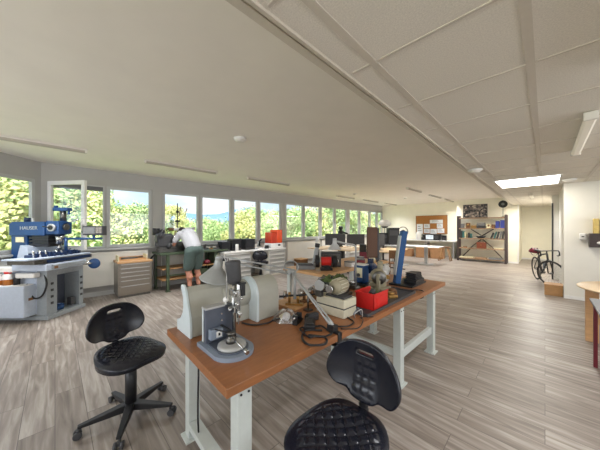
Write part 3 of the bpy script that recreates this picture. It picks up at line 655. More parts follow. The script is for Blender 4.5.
s = MB(); s.ball(hc+Vector((0, -.02, .02)), .1, 18, 12, sc=(.86, .98, .95)); s.build('hair', 'hair', t)
s = MB()
for sx in (-1, 1): s.ball(hc+Vector((sx*.03, .095, -.022)), .009, 8, 6)
s.build('eyes', 'black', t)

# ================================================================ COUNTER WITH DRAWERS
XF = -6.2
tag(MB().box(-.43, .42, -1.14, 1.14, 0, .035).build('countertop', 'white', bevel=.004), 'long white countertop on drawer units under the windows', 'countertop', loc=(XF-.4, 4.4, .82))
def drawer_unit(y0, y1, n, label):
    t = thing('drawer_unit', label, 'drawer unit', (XF-.4, (y0+y1)/2, 0), 0, 'drawer units under the white counter'); h = (y1-y0)/2
    MB().box(-.4, .38, -h, h, 0, .82).build('unit_body', 'paint_white', t, bevel=.003)
    dz = .76/n
    for k in range(n):
        z1 = .80-k*dz; d = MB().box(.38, .395, -h+.02, h-.02, z1-dz+.012, z1).build('drawer', 'silver_paint', t, bevel=.003)
        MB().box(.395, .415, -h+.05, h-.05, z1-.028, z1-.014).build('drawer_handle', 'white', d)
drawer_unit(3.28, 4.15, 6, 'light drawer unit under the left end of the white counter')
drawer_unit(4.82, 5.5, 6, 'grey fronted drawer unit under the orange printer')
# things on the counter
ZC = .855
def blackbox(x, y, w_, h, label, grp='black instruments on the counter'):
    t = thing('instrument_case', label, 'instrument', (x, y, ZC), 0, grp)
    MB().box(-.14, .14, -w_/2, w_/2, 0, h).build('case', 'black', t, bevel=.012)
    MB().box(.14, .146, -w_/2+.02, w_/2-.02, h*.25, h-.03).build('front_panel', 'screen', t); MB().cyl((.146, w_/2-.06, h*.12), (.155, w_/2-.06, h*.12), .012).build('knob', 'steel', t)
blackbox(-6.5, 3.42, .26, .28, 'low black instrument box at the left end of the white counter')
blackbox(-6.55, 3.78, .32, .34, 'tall black instrument box behind the white cylinder on the counter')
blackbox(-6.5, 4.22, .34, .33, 'black instrument box with dark screen right of the white cylinder')
tag(MB().lathe([(0, 0), (.045, 0), (.045, .19), (.035, .2), (0, .2)], n=20).build('canister', 'white'), 'white cylinder canister standing in front of the black boxes', 'canister', loc=(-6.3, 3.72, ZC))
t = thing('microscope', 'black and white bench microscope on the counter left of the orange printer', 'microscope', (-6.45, 4.62, ZC))
MB().box(-.1, .12, -.08, .08, 0, .03).build('foot', 'white', t, bevel=.01); MB().box(-.08, -.03, -.025, .025, .03, .22).build('stand', 'white', t, bevel=.006)
MB().cyl((.0, 0, .1), (.0, 0, .26), .03).cyl((0, 0, .24), (.1, 0, .3), .025).build('tube', 'black', t); MB().box(-.06, .09, -.06, .06, .09, .1).build('stage', 'black', t)
t = thing('bench_vice', 'small black vice beside the microscope on the counter', 'vice', (-6.38, 4.85, ZC))
MB().box(-.06, .06, -.05, .05, 0, .04).box(-.05, .05, -.04, -.01, .04, .1).box(-.05, .05, .02, .05, .04, .1).build('vice_body', 'black', t, bevel=.005); MB().cyl((0, .05, .06), (0, .14, .06), .01).cyl((-.05, .13, .06), (.05, .13, .06), .006).build('vice_screw', 'steel', t)
t = thing('resin_printer', 'desktop printer with a bright orange see-through cover on a white base', 'printer', (-6.5, 5.24, ZC)); t.scale = (1, 1, 1.12)
MB().box(-.2, .2, -.26, .26, 0, .14).build('printer_base', 'white', t, bevel=.02)
MB().box(-.18, .18, -.24, .0, .14, .46).build('printer_cover', 'orange_deep', t, bevel=.02); MB().box(-.2, .17, .0, .24, .14, .54).build('printer_cover', 'orange_bright', t, bevel=.02)
MB().box(.2, .205, .02, .12, .06, .11).build('printer_screen', 'black', t)

# ================================================================ WORKSHOP CHAIRS
def chair(name, label, loc, rot, grp, base_rot, sh=.5, bo=.085):
    """front of the chair is local -Y... seat front towards +Y"""
    t = thing(name, label, 'chair', loc, rot, grp)
    # seat: waisted saddle outline
    out = []
    for i in range(48):
        a = 2*PI*i/48; cx, cy = math.cos(a), math.sin(a)
        rx = .235; ry = .24
        q = 1-.10*max(0, cy)**2*(1-abs(cx))-.06*max(0, math.cos(2*(a+PI/2)))**2
        k = (abs(cx)**2.6+abs(cy)**2.6)**(-1/2.6)
        out.append((rx*k*cx*(1-.14*max(0, -cy)), ry*k*cy*q))
    def edge(x, y): return (abs(x/.235)**2.6+abs(y/.24)**2.6)**(1/2.6)
    def top(x, y):
        e = min(1, edge(x, y)); z = .035-.045*e**5 + .03*(x/.235)**2 + .055*max(0, -y/.215)**2 + .0*y
        if e < .8:
            u = (x+y)/.07; v = (x-y)/.07; fu = abs(u-round(u)); fv = abs(v-round(v)); z += .012*min(1, min(fu, fv)*6)*min(1, (.8-e)*8)
            z += 0
        return (x, y, sh+z)
    def bot(x, y):
        e = min(1, edge(x, y)); return (x*.97, y*.97, sh-.045+.02*e**3)
    s = sheet(out, [], .0075, top, bot).build('seat', 'seat_black', t)
    # backrest: wide bean with a slot; plane coordinates x, h
    o2 = []
    K = [(-.05, -.01), (.05, -.01), (.1, .02), (.17, .035), (.215, .09), (.212, .16), (.17, .235), (.1, .285), (0, .3), (-.1, .285), (-.17, .235), (-.212, .16), (-.215, .09), (-.17, .035), (-.1, .02)]
    P = [Vector((a, b_, 0)) for a, b_ in K]; n = len(P)
    for i in range(n):
        a, b_, c, d = P[i-1], P[i], P[(i+1)%n], P[(i+2)%n]
        for j in range(4):
            u = j/4; v = .5*((2*b_)+(c-a)*u+(2*a-5*b_+4*c-d)*u*u+(3*b_-a-3*c+d)*u**3); o2.append((v.x, v.y))
    slot = rrect(-.055, .055, .222, .25, .0135, 4)
    def bk(x, h, off):
        y = -.225-.10*h*0.6+.10*(abs(x)/.2)**2.2*.55 - .03*math.sin(PI*min(1, max(0, h/.3)))
        g = 0
        if off == 0:
            if abs(x) < .065 and .02 < h < .2:
                u = (x+.065)/.0433; v = (h-.02)/.045; fu = abs(u-round(u)); fv = abs(v-round(v)); g = .004*(1 if min(fu, fv) > .12 else 0)
            dx = min(1, abs(x)/.09); g += .008*(1-dx) if h < .2 else .008*(1-dx)*max(0, (.3-h)/.1)
        return (x, y+g-off, sh+bo+h)
    sheet(o2, [slot], .011, lambda x, h: bk(x, h, 0), lambda x, h: bk(x, h, .026)).build('backrest', 'seat_black', t)
    # back bar with bellows
    b_ = MB(); b_.tube(smooth_path([(0, -.08, sh-.06), (0, -.2, sh-.065), (0, -.245, sh-.02), (0, -.245, sh+.16)]), .014)
    b_.build('back_bar', 'black', t)
    b_ = MB()
    b_.lathe([(.022 if k % 2 else .028, k*.012) for k in range(11)], (0, -.245, sh+.0), n=14); b_.build('bellows', 'black_rubber', t)
    MB().cyl((0, 0, .1), (0, 0, sh-.06), .041, n=22).cyl((0, 0, sh-.12), (0, 0, sh-.05), .03, .045, n=18).build('gas_column', 'black', t)
    MB().box(-.07, .07, -.1, .09, sh-.07, sh-.043).build('seat_plate', 'dark_grey', t, bevel=.005)
    MB().tube([(-.05, .0, sh-.06), (-.17, -.02, sh-.075), (-.21, -.03, sh-.09)], .007).box(-.235, -.195, -.045, -.02, sh-.1, sh-.085).build('lever', 'black', t)
    MB().cyl((0, 0, .065), (0, 0, .13), .05, .04, n=18).build('hub', 'black', t)
    for k in range(5):
        a = base_rot+2*PI*k/5; X = Matrix.Rotation(a, 4, 'Z')
        m = MB().tf(X); L = .325
        m.add([(.03, -.03, .065), (.03, .03, .065), (.03, .03, .125), (.03, -.03, .125), (L, -.016, .068), (L, .016, .068), (L, .016, .088), (L, -.016, .088)], [(0, 1, 2, 3), (7, 6, 5, 4), (0, 4, 5, 1), (1, 5, 6, 2), (2, 6, 7, 3), (3, 7, 4, 0)])
        m.build('base_leg', 'black', t, bevel=.004)
        m = MB().tf(X); m.cyl((L-.012, 0, .05), (L-.012, 0, .075), .009, n=10); 
        m.cyl((L, .012, .026), (L, .03, .026), .026, n=18).cyl((L, -.03, .026), (L, -.012, .026), .026, n=18).box(L-.02, L+.01, -.011, .011, .025, .052)
        m.build('caster', 'dark_grey', t)
    return t
chair('work_chair', 'black quilted work chair standing free on the floor left of the wooden bench', (-2.40, .44, 0), R(-73), 'black quilted work chairs', R(-22), .50)
chair('work_chair', 'black quilted work chair in front, cut by the bottom edge of the view', (-.705, .955, 0), R(180), 'black quilted work chairs', R(10), .505, .11)
chair('work_chair', 'black work chair pushed under the white counter between two drawer units', (-5.95, 4.3, 0), R(50), 'black quilted work chairs', 0, .5)

# ================================================================ WORK BENCH
t = thing('work_bench', 'long work bench with brown wooden top and pale grey steel legs across the foreground', 'work bench', (-1.422, 2.11, 0), R(-1.4))
MB().box(-.45, .45, -1.555, 1.56, .775, .82).build('bench_top', 'bench_wood', t, bevel=.003)
for x, y, w_ in ((.37, -1.44, 1), (-.40, -1.4, 1), (.39, .3, 1), (-.40, .3, 1), (.39, 1.2, 1), (-.40, 1.2, 1)):
    l = MB().box(x-.038, x+.038, y-.035, y+.045, .012, .775).build('leg', 'leg_grey', t, bevel=.004)
    MB().box(x-.06, x+.06, y-.06, y+.07, 0, .012).build('foot_plate', 'leg_grey', l)
    MB().cyl((x+.037, y-.018, .73), (x+.042, y-.018, .73), .006, n=10).cyl((x+.037, y+.025, .73), (x+.042, y+.025, .73), .006, n=10).cyl((x-.018, y-.034, .73), (x-.018, y-.04, .73), .006, n=10).build('bolt', 'black', l)
MB().box(-.362, .332, -1.44, -1.36, .09, .135).build('rail', 'leg_grey', t, bevel=.003)
MB().box(-.362, .352, .29, .33, .26, .32).build('rail', 'leg_grey', t, bevel=.003)
MB().box(.37, .41, .345, 1.165, .24, .32).build('rail', 'leg_grey', t, bevel=.003)
ZB = .82
tag(MB().tube(smooth_path([(0, 0, 0), (.02, .0, -.0), (.03, 0, -.2), (.02, 0, -.5), (.035, 0, -.68)]), .006).build('power_cable', 'black'), 'black cable hanging down beside the left bench leg', 'cable', loc=(-1.72, .70, .775))

# ================================================================ ON THE BENCH
# polishing machine with two hoods
t = thing('polishing_machine', 'pale grey polishing machine with two tall curved hoods on the near end of the bench', 'polishing machine', (-1.74, .62, ZB))
prof = [(-.13, 0), (-.13, .07), (-.10, .078), (-.06, .10), (-.025, .14), (-.012, .19), (-.018, .25), (-.05, .30), (-.055, .325), (-.03, .335), (.0, .33), (.03, .29), (.05, .24), (.075, .19), (.10, .13), (.11, .06), (.11, 0)]
MB().prism(prof, 0, .016, 'y').build('hood_rim', 'cast_light', t, bevel=.003)
pin = [(-.11, 0), (-.11, .055), (-.08, .065), (-.04, .09), (-.008, .13), (.0, .19), (-.0, .24), (-.03, .3), (.0, .322), (.028, .285), (.048, .235), (.073, .185), (.097, .127), (.105, .06), (.105, 0)]
MB().prism(pin, .016, .30, 'y').build('hood', 'cast_grey', t, bevel=.008)
MB().cyl((.0, .30, .2), (.0, .50, .2), .105, n=32).cyl((0, .26, .2), (0, .34, .2), .085, n=32).build('motor_body', 'cast_grey', t, bevel=.004)
MB().box(-.08, .08, .30, .5, 0, .12).build('motor_foot', 'cast_grey', t, bevel=.01)
MB().ball((.02, .27, .34), .012).cyl((.02, .27, .3), (.02, .27, .34), .006).build('hood_knob', 'white', t)
def arch(w0, w1, h, y0, y1, m, nm, bev=.003, c=.06):
    p = [(w0, 0)]+[(c+(w0-c)*math.cos(R(a)), h*.55+h*.45*math.sin(R(a))) for a in range(0, 91, 10)]
    p += [(c+(w1-c)*math.cos(R(a)), h*.55+h*.45*math.sin(R(a))) for a in range(80, -1, -10)]+[(w1, 0)]
    MB().prism(p, y0, y1, 'y', False).build(nm, m, t, bevel=bev)
arch(-.10, .185, .335, .47, .492, 'cast_light', 'hood_rim')
arch(-.085, .172, .325, .492, .70, 'cast_grey', 'hood', .008)
# small drilling press
t = thing('drill_press', 'small blue grey drill press with a round table at the near end of the bench', 'drill press', (-1.36, .735, ZB))
MB().prism([(-.15, -.12), (.09, -.12)]+[(.07+.12*math.cos(R(a)), .12*math.sin(R(a))) for a in range(-80, 81, 10)]+[(.09, .12), (-.15, .12)], 0, .024).build('base_plate', 'press_blue_grey', t, bevel=.008)
MB().prism([(-.14, -.085), (.085, -.09)]+[(.06+.095*math.cos(R(a)), .095*math.sin(R(a))) for a in range(-80, 81, 10)]+[(.085, .09), (-.14, .085)], .024, .032).build('base_deck', 'press_dark', t, bevel=.003)
MB().box(-.125, -.105, -.10, .09, .03, .235).build('column_edge', 'cast_light', t, bevel=.005)
MB().box(-.105, -.07, -.10, .09, .03, .232).build('column_plate', 'press_dark', t, bevel=.004)
MB().box(-.12, -.06, -.105, .02, .232, .245).build('column_cap', 'silver_paint', t, bevel=.003)
MB().box(-.07, -.035, -.085, -.005, .055, .115).build('switch_box', 'press_blue_grey', t, bevel=.004)
MB().box(-.035, -.033, -.05, -.015, .065, .1).build('switch_plate', 'white', t); MB().box(-.033, -.028, -.038, -.028, .076, .09).build('switch_button', 'black', t)
for z in (.15, .19): MB().cyl((-.07, -.0, z), (-.062, -.0, z), .006, n=10).build('screw', 'steel', t)
MB().lathe([(0, .03), (.078, .03), (.082, .034), (.08, .046), (.066, .048), (.06, .05), (0, .05)], (.06, .0, 0), n=40).build('round_table', 'silver_paint', t)
MB().lathe([(0, .05), (.03, .05), (.03, .075), (.02, .08), (.02, .1), (.026, .1), (.026, .112), (0, .112)], (.05, .0, 0)).build('chuck_body', 'steel_dark', t)
MB().cyl((.05, 0, .085), (.2, .0, .055), .006).cyl((.19, .0, .057), (.225, .0, .05), .012).build('table_lever', 'steel', t)
MB().cyl((.05, 0, .1), (-.03, -.06, .12), .004).box(-.06, .05, -.012, .0, .118, .126).build('stop_arm', 'black', t)
MB().cyl((-.02, .06, .03), (-.02, .06, .40), .012).build('guide_post', 'steel', t)
b = MB(); b.box(-.05, .02, .04, .09, .3, .34).box(-.045, .01, .045, .085, .2, .235).cyl((.0, .08, .16), (.0, .08, .38), .011).cyl((.0, .08, .12), (.0, .08, .18), .006)
b.build('head_clamp', 'steel', t, bevel=.003)
b = MB(); 
for k, (x, y, z) in enumerate(((.02, .05, .33), (.02, .09, .29), (.025, .06, .26), (-.03, .04, .22), (.03, .075, .2))): b.cyl((x-.02, y, z), (x+.015, y-.01, z), .011).ball((x+.018, y-.01, z), .009)
b.box(-.02, .035, .05, .07, .2, .33).build('adjusting_screws', 'steel', t)
MB().box(-.01, .03, .085, .11, .3, .38).box(.0, .04, .06, .11, .375, .385).build('bracket', 'black', t)
MB().ball((-.07, .03, .27), .018).cyl((-.07, .03, .24), (-.07, .03, .27), .006).build('lever_ball', 'white', t)
MB().cyl((-.07, .04, .25), (.0, .07, .262), .006).build('cross_rod', 'steel', t)
MB().tf(Matrix.Translation((-.03, .07, .37)) @ Matrix.Rotation(R(-10), 4, 'Y')).lathe([(0, 0), (.032, 0), (.044, .02), (.047, .12), (.05, .13), (.045, .145), (0, .15)], n=24).build('motor', 'dark_grey', t)
MB().cyl((-.06, .03, .26), (-.05, .03, .54), .004).build('tension_wire', 'silver_paint', t)
# articulated lamp clamped to the front edge
t = thing('bench_lamp', 'grey articulated work lamp with a cone shade over the near end of the bench', 'lamp', (-1.05, 1.37, ZB))
def L(p): return (p[0]+1.05, p[1]-1.37, p[2]-ZB)
b = MB(); b.box(-.03, .03, -.025, .025, 0, .05).box(-.02, .065, -.02, .02, .0, .012).box(.053, .065, -.02, .02, -.09, .0).cyl((.03, 0, -.1), (.03, 0, -.05), .006).box(-.0, .055, -.02, .02, -.09, -.08); b.build('clamp', 'black', t, bevel=.003)
J = Vector((-1.46, 1.36, 1.185)); K = Vector((-1.70, .93, 1.30)); B0 = Vector((-1.06, 1.37, .87))
dn = (J-B0).normalized(); sd = Vector((0, 0, 1)).cross(dn).normalized()
up_ = dn.cross(sd)
b = MB(); 
for s_ in (-.018, .018): b.cyl(L(B0+sd*s_), L(J+sd*s_+Vector((0, 0, s_))), .0065, n=8)
b.cyl(L(B0-dn*.04), L(B0+dn*.06), .014); b.build('lower_arm', 'lamp_grey', t)
b = MB(); 
for s_ in (-.02, .02): b.cyl(L(J+Vector((0, 0, s_))), L(K+Vector((0, 0, s_*.9))), .0065, n=8)
b.build('upper_arm', 'lamp_grey', t)
b = MB(); b.cyl(L(J-sd*.03), L(J+sd*.03), .022, n=18).cyl(L(J+Vector((.02, .02, .01))), L(J+Vector((.02, .02, -.22))), .011).tube([L(J+Vector((.05*math.cos(q), .03*math.cos(q), .04+.05*math.sin(q)))) for q in [i*PI/8 for i in range(16)]], .004, closed=True)
b.build('joint', 'lamp_grey', t)
sh_o = Vector((-1.74, .885, 1.335)); ax = Vector((-.22, -.10, -.93)).normalized()
b = MB(); b.lathe([(.0, .0), (.026, .0), (.03, .008), (.032, .03), (.027, .035), (.03, .045), (.034, .095), (.042, .1), (.108, .182), (.116, .19), (.113, .192), (.04, .108), (.02, .06)], L(sh_o), ax, 36); b.build('lamp_shade', 'lamp_grey', t)
b = MB(); b.ball(L(sh_o+ax*.12), .03); b.build('bulb', 'white', t)
b = MB(); b.cyl(L(K), L(sh_o+ax*.03), .012).cyl(L(K+Vector((.02, .0, -.02))), L(K+Vector((.03, .02, -.12))), .022).build('swivel', 'black', t)
b = MB().tube(smooth_path([L(sh_o), L(sh_o+Vector((.05, 0, .0))), L(sh_o+Vector((.08, .02, -.08))), L(K+Vector((.03, .03, -.2)))]), .004); b.build('lamp_wire', 'silver_paint', t)
# cable from the polishing machine, bag of parts, loose cables, pedal
tag(MB().tube(smooth_path([(0, 0, .006), (.10, .04, .006), (.14, .14, .006), (.12, .24, .006), (.2, .36, .006), (.27, .38, .006)]), .006).build('flat_cable', 'black'), 'thick black cable curving over the bench from the polishing machine to the plastic bag', 'cable', loc=(-1.62, 1.0, ZB))
t = thing('parts_bag', 'clear plastic bag of white parts on the bench in front of the polishing machine', 'bag', (-1.42, 1.27, ZB), .6)
g_ = [(math.cos(2*PI*k/16)*(.11+.012*math.sin(k*2.3)), math.sin(2*PI*k/16)*(.065+.01*math.cos(k*1.7))) for k in range(16)]
V = [(x, y, 0.001) for x, y in g_]+[(x*.8, y*.8, .05+.014*math.sin(i*2.1)) for i, (x, y) in enumerate(g_)]+[(x*.35, y*.35, .085+.012*math.cos(i*1.9)) for i, (x, y) in enumerate(g_)]+[(0, 0, .09)]
F = [(r_*16+i, r_*16+(i+1)%16, (r_+1)*16+(i+1)%16, (r_+1)*16+i) for r_ in range(2) for i in range(16)]+[(32+i, 32+(i+1)%16, 48) for i in range(16)]+[tuple(range(15, -1, -1))]
MB().add(V, F, False).build('bag_film', 'clear_plastic', t)
MB().ball((0, 0, .035), .032).build('bag_part', 'white', t); MB().cyl((-.05, 0, .02), (-.02, .02, .04), .018).build('bag_part', 'cream', t); MB().cyl((.05, 0, .02), (.06, .03, .035), .018).build('bag_part', 'mid_grey', t)
b = MB().box(-.04, .04, -.07, .07, 0, .035).box(-.03, .03, -.06, .05, .035, .05); o = b.build('foot_pedal', 'black', bevel=.008); tag(o, 'black foot pedal lying on the bench between the lamp clamp and the beige box', 'pedal', loc=(-1.22, 1.32, ZB), rotz=.7)
b = MB().box(-.025, .025, -.055, .055, 0, .045).box(-.015, .03, -.05, .05, .045, .06); o = b.build('hand_grinder', 'black_rubber', bevel=.012); tag(o, 'black hand grinder beside the foot pedal on the bench', 'grinder', loc=(-1.29, 1.42, ZB), rotz=-.2)
def cable(name, pts, r, m, loc, label): tag(MB().tube(smooth_path(pts), r).build(name, m), label, 'cable', loc=loc)
cable('coiled_cable', [(.17*math.cos(q)*.6+.02*math.sin(3*q), .09*math.sin(q), .012+.006*math.sin(5*q)) for q in [i*.5 for i in range(26)]], .0055, 'black', (-1.12, 1.27, ZB), 'black cable coiled on the bench by the foot pedal')
cable('loose_cable', [(0, 0, .006), (.06, .06, .006), (.05, .16, .006), (-.02, .2, .006), (-.08, .22, .006)], .005, 'black', (-1.08, 1.45, ZB), 'thin black cable looping in front of the beige control box')
cable('white_wire', [(0, 0, .0), (.03, -.04, .05), (.05, .02, .07), (.04, .05, .005)], .004, 'silver_paint', (-1.08, 1.70, ZB+.004), 'pale wire standing in a loop next to the red bin')
cable('blue_wire', [(0, 0, .0), (.03, .02, .06), (.06, .0, .05), (.05, .04, .005)], .004, 'press_blue_grey', (-1.12, 1.74, ZB+.004), 'blue grey wire loop behind the pale wire near the red bin')
cable('mains_cable', [(0, 0, .007), (.1, .05, .007), (.16, -.02, .007), (.1, -.1, .01), (.0, -.06, .007), (-.06, .04, .007), (.02, .12, .007)], .007, 'black', (-1.12, 1.20, ZB), 'thick black cable looped on the bench in front of the foot pedal')
cable('thin_cable', [(0, 0, .004), (.08, .10, .004), (.05, .22, .02), (-.02, .3, .004), (.05, .38, .004)], .004, 'black', (-1.03, 1.44, ZB), 'thin black cable running along the bench edge toward the red bin')
t = thing('cable_clamp', 'small black clamp with a steel screw between the pedal and the bag', 'clamp', (-1.33, 1.30, ZB), .4)
MB().box(-.02, .02, -.05, .05, 0, .03).box(-.02, .02, -.05, -.03, .03, .07).box(-.02, .02, .03, .05, .03, .07).build('clamp_body', 'black', t, bevel=.004); MB().cyl((0, -.08, .055), (0, .03, .055), .007).build('clamp_screw', 'steel', t)
t = thing('wooden_board', 'pale wooden board with old brass tools on it lying across the back of the bench', 'board', (-1.68, 1.62, ZB), .1)
MB().box(-.16, .13, -.16, .3, 0, .018).build('board', 'light_wood', t, bevel=.002)
def brasstool(x, y, m, label, s_=1, rz=0):
    t = thing('watchmaking_tool', label, 'tool', (x, y, ZB+.018), rz, 'old brass and steel hand tools on the wooden board')
    MB().box(-.05*s_, .05*s_, -.015*s_, .015*s_, 0, .012*s_).cyl((-.03*s_, 0, .01*s_), (-.03*s_, 0, .07*s_), .008*s_).cyl((.02*s_, 0, .01*s_), (.02*s_, 0, .06*s_), .008*s_).build('tool_frame', m, t)
    MB().cyl((-.06*s_, 0, .055*s_), (.05*s_, 0, .055*s_), .006*s_).cyl((-.062*s_, 0, .055*s_), (-.05*s_, 0, .055*s_), .022*s_, n=14).build('tool_spindle', 'steel', t)
brasstool(-1.62, 1.55, 'brass', 'brass tool at the near end of the wooden board', 1.6, .6); brasstool(-1.60, 1.72, 'rust', 'dull brown tool in the middle of the wooden board', 1.7, 1.3); brasstool(-1.66, 1.84, 'brass', 'brass tool at the far end of the wooden board by the green rag', 1.7, 2.2)
tag(MB().cyl((0, -.16, 0), (0, .17, .02), .007).cyl((0, -.18, 0), (0, -.14, .0), .01).build('boring_bar', 'black'), 'thin black rod lying raised across the tools in front of the beige motor', 'rod', loc=(-1.50, 1.50, ZB+.13), rotz=-.75)
MB_ = None
t = thing('motor_stand', 'small steel stand carrying the black rod behind the loose cables', 'stand', (-1.46, 1.56, ZB))
MB().box(-.03, .03, -.03, .03, 0, .015).cyl((0, 0, .015), (0, 0, .14), .008).build('stand_post', 'steel_dark', t)
# beige control box and motor with pulleys
t = thing('bench_motor', 'beige electric motor with pulleys and belt mounted on a two tier control box', 'motor', (-1.25, 1.70, ZB), 0)
MB().box(-.16, .13, -.09, .09, 0, .07).build('control_box', 'beige', t, bevel=.006); MB().box(-.158, .128, -.088, .088, .07, .078).build('box_seam', 'dark_grey', t)
MB().box(-.16, .13, -.09, .09, .078, .145).build('control_box', 'beige', t, bevel=.006); MB().box(-.08, .11, -.06, .06, .145, .16).build('motor_foot', 'dark_grey', t, bevel=.003)
RZ = Matrix.Translation((0, 0, 0)) @ Matrix.Rotation(R(90), 4, 'Z')
MB().tf(RZ).lathe([(0, -.10), (.03, -.10), (.045, -.085), (.058, -.07), (.062, -.05), (.062, .06), (.056, .085), (.03, .1), (0, .1)], (.02, .0, .225), (1, .1, 0), 36).build('motor_body', 'motor_beige', t)
b = MB().tf(RZ)
for k in range(14):
    a = k*2*PI/14; b.box(-.04, .09, -.002+.0, .002, 0, 0.001) if False else b.cyl((-.03, 0.064*math.cos(a)-.005, .225+0.064*math.sin(a)), (.08, 0.064*math.cos(a)+.006, .225+0.064*math.sin(a)), .003, n=6)
b.build('cooling_ribs', 'beige', t)
MB().tf(RZ).cyl((-.09, -.01, .225), (-.13, -.014, .225), .02).cyl((-.115, -.013, .225), (-.135, -.015, .225), .032, n=24).build('small_pulley', 'steel', t)
MB().tf(RZ).cyl((-.135, .09, .24), (-.115, .092, .24), .045, n=28).cyl((-.14, .09, .24), (-.08, .094, .24), .012).build('large_pulley', 'silver_paint', t)
MB().tf(RZ).tube([(-.125, -.035, .25), (-.125, .09, .288), (-.125, .135, .24), (-.125, .09, .193), (-.125, -.02, .198)], .004, closed=True).build('belt', 'black', t)
MB().tf(RZ).box(-.14, -.10, .07, .13, .145, .2).cyl((-.12, .1, .2), (-.12, .1, .30), .01).cyl((-.12, .1, .29), (-.05, .1, .3), .01).build('pulley_bracket', 'steel_dark', t, bevel=.003)
# curved grey lamp post behind the motor
t = thing('curved_lamp', 'second grey work lamp with a cone shade pointing down over the middle of the bench', 'lamp', (-1.61, 2.56, ZB))
MB().cyl((0, 0, 0), (0, 0, .02), .05).build('lamp_foot', 'lamp_grey', t)
MB().tube([(0, 0, .02), (0, 0, .48)]+[(-.04*(1-math.cos(R(a))), -.04*(1-math.cos(R(a))), .48+.04*math.sin(R(a))) for a in range(10, 91, 16)]+[(-.10, -.10, .535), (-.17, -.17, .56)], .011, n=12).build('lamp_tube', 'lamp_grey', t)
MB().lathe([(0, 0), (.022, 0), (.026, .05), (.024, .06), (.075, .125), (.08, .13), (.078, .133), (.02, .07)], (-.18, -.18, .595), (0, 0, -1), 30).build('lamp_shade', 'silver_paint', t)
# green rags
def rag(x, y, s_, seed, label, zz=ZB):
    rnd = random.Random(seed); n = 14; V = []; F = []
    for i in range(n+1):
        for j in range(n+1):
            u = i/n*2-1; v = j/n*2-1; e = max(abs(u), abs(v)); V.append((u*s_*(1+.15*math.sin(v*4+seed)), v*s_*.8*(1+.15*math.cos(u*5)), max(0, (1-e*e))*s_*.6*(.65+.35*math.sin(u*6+seed)*math.cos(v*7))+.004))
    for i in range(n):
        for j in range(n): a = i*(n+1)+j; F.append((a, a+n+1, a+n+2, a+1))
    o = MB().add(V, F, True).build('green_rag', 'green_cloth'); m = o.modifiers.new('s', 'SOLIDIFY'); m.thickness = .004; m.offset = 1
    tag(o, label, 'rag', 'green rags behind the motor', loc=(x, y, zz), rotz=seed)
t = thing('green_machine', 'low dark machine with green body parts on the bench behind the beige motor', 'machine', (-1.60, 2.12, ZB))
MB().box(-.1, .12, -.2, .17, 0, .03).box(-.08, .1, -.17, .14, .03, .10).build('machine_bed', 'steel_dark', t, bevel=.006)
MB().box(-.07, .08, -.16, -.06, .1, .17).box(-.06, .09, .02, .12, .1, .16).build('machine_body', 'green', t, bevel=.012)
MB().cyl((.02, -.22, .13), (.02, .2, .13), .022).cyl((.02, -.05, .13), (.02, -.0, .13), .045).cyl((.02, -.25, .13), (.02, -.22, .13), .04).build('machine_spindle', 'steel', t)
MB().cyl((.05, -.11, .17), (.05, -.11, .21), .008).ball((.05, -.11, .215), .014).build('machine_knob', 'black', t)
rag(-1.60, 2.02, .10, 1, 'crumpled green rag on the near half of the low dark machine', ZB+.17); rag(-1.585, 2.19, .10, 2, 'crumpled green rag on the far half of the low dark machine', ZB+.16); rag(-1.30, 2.42, .10, 3, 'crumpled green rag between the red bin and the beige headstock')
t = thing('steel_fixture', 'grey steel fixture on the bench between the green rags and the curved lamp', 'fixture', (-1.70, 2.47, ZB), .5)
MB().box(-.12, .12, -.08, .08, 0, .05).box(-.08, .08, -.05, .05, .05, .08).build('fixture_base', 'steel_dark', t, bevel=.006); MB().cyl((-.14, 0, .07), (.12, 0, .07), .022).build('fixture_spindle', 'steel', t)
# red bin, dark tray
t = thing('tray', 'long dark steel tray along the front edge of the bench under the red bin', 'tray', (-1.13, 2.3, ZB))
MB().box(-.14, .12, -.52, .52, 0, .008).box(-.14, -.13, -.52, .52, .008, .025).box(.11, .12, -.52, .52, .008, .025).box(-.13, .11, -.52, -.51, .008, .025).box(-.13, .11, .51, .52, .008, .025).build('tray_body', 'dark_grey', t)
t = thing('storage_bin', 'bright red plastic storage bin standing on the dark tray', 'bin', (-1.13, 2.08, ZB+.008))
b = MB(); w_ = .004; b.box(-.09, .09, -.14, .12, 0, w_).box(-.09, .09, -.14, -.14+w_, w_, .14).box(-.09, .09, .12-w_, .12, w_, .06).box(-.09, -.086, -.14, .12, w_, .14).box(.086, .09, -.14, .12, w_, .14); b.build('bin_body', 'red', t)
MB().box(-.096, .096, -.147, -.14, .13, .142).box(.09, .096, -.14, .12, .13, .142).box(-.096, -.09, -.14, .12, .13, .142).box(.09, .093, -.09, .07, .03, .1).build('bin_lip', 'red', t)
tag(MB().box(-.05, .05, -.06, .08, 0, .09).cyl((.0, .0, .09), (0, .05, .12), .03).build('bin_part', 'dark_grey', bevel=.01), 'dark metal part sticking up inside the red bin', 'part', loc=(-1.14, 2.07, ZB+.0125))
for i, (x, y, m, l) in enumerate(((-1.14, 2.28, 'rust', 'brown metal block on the tray just behind the red bin'), (-1.12, 2.44, 'brass', 'brass coloured block in the middle of the tray'), (-1.17, 2.58, 'rust', 'brown metal block at the far end of the tray'))):
    tag(MB().box(-.05, .05, -.05, .05, 0, .03).cyl((0, 0, .03), (0, 0, .055), .035).build('metal_part', m, bevel=.005), l, 'metal part', 'metal parts on the dark tray', loc=(x, y, ZB+.008), rotz=i)
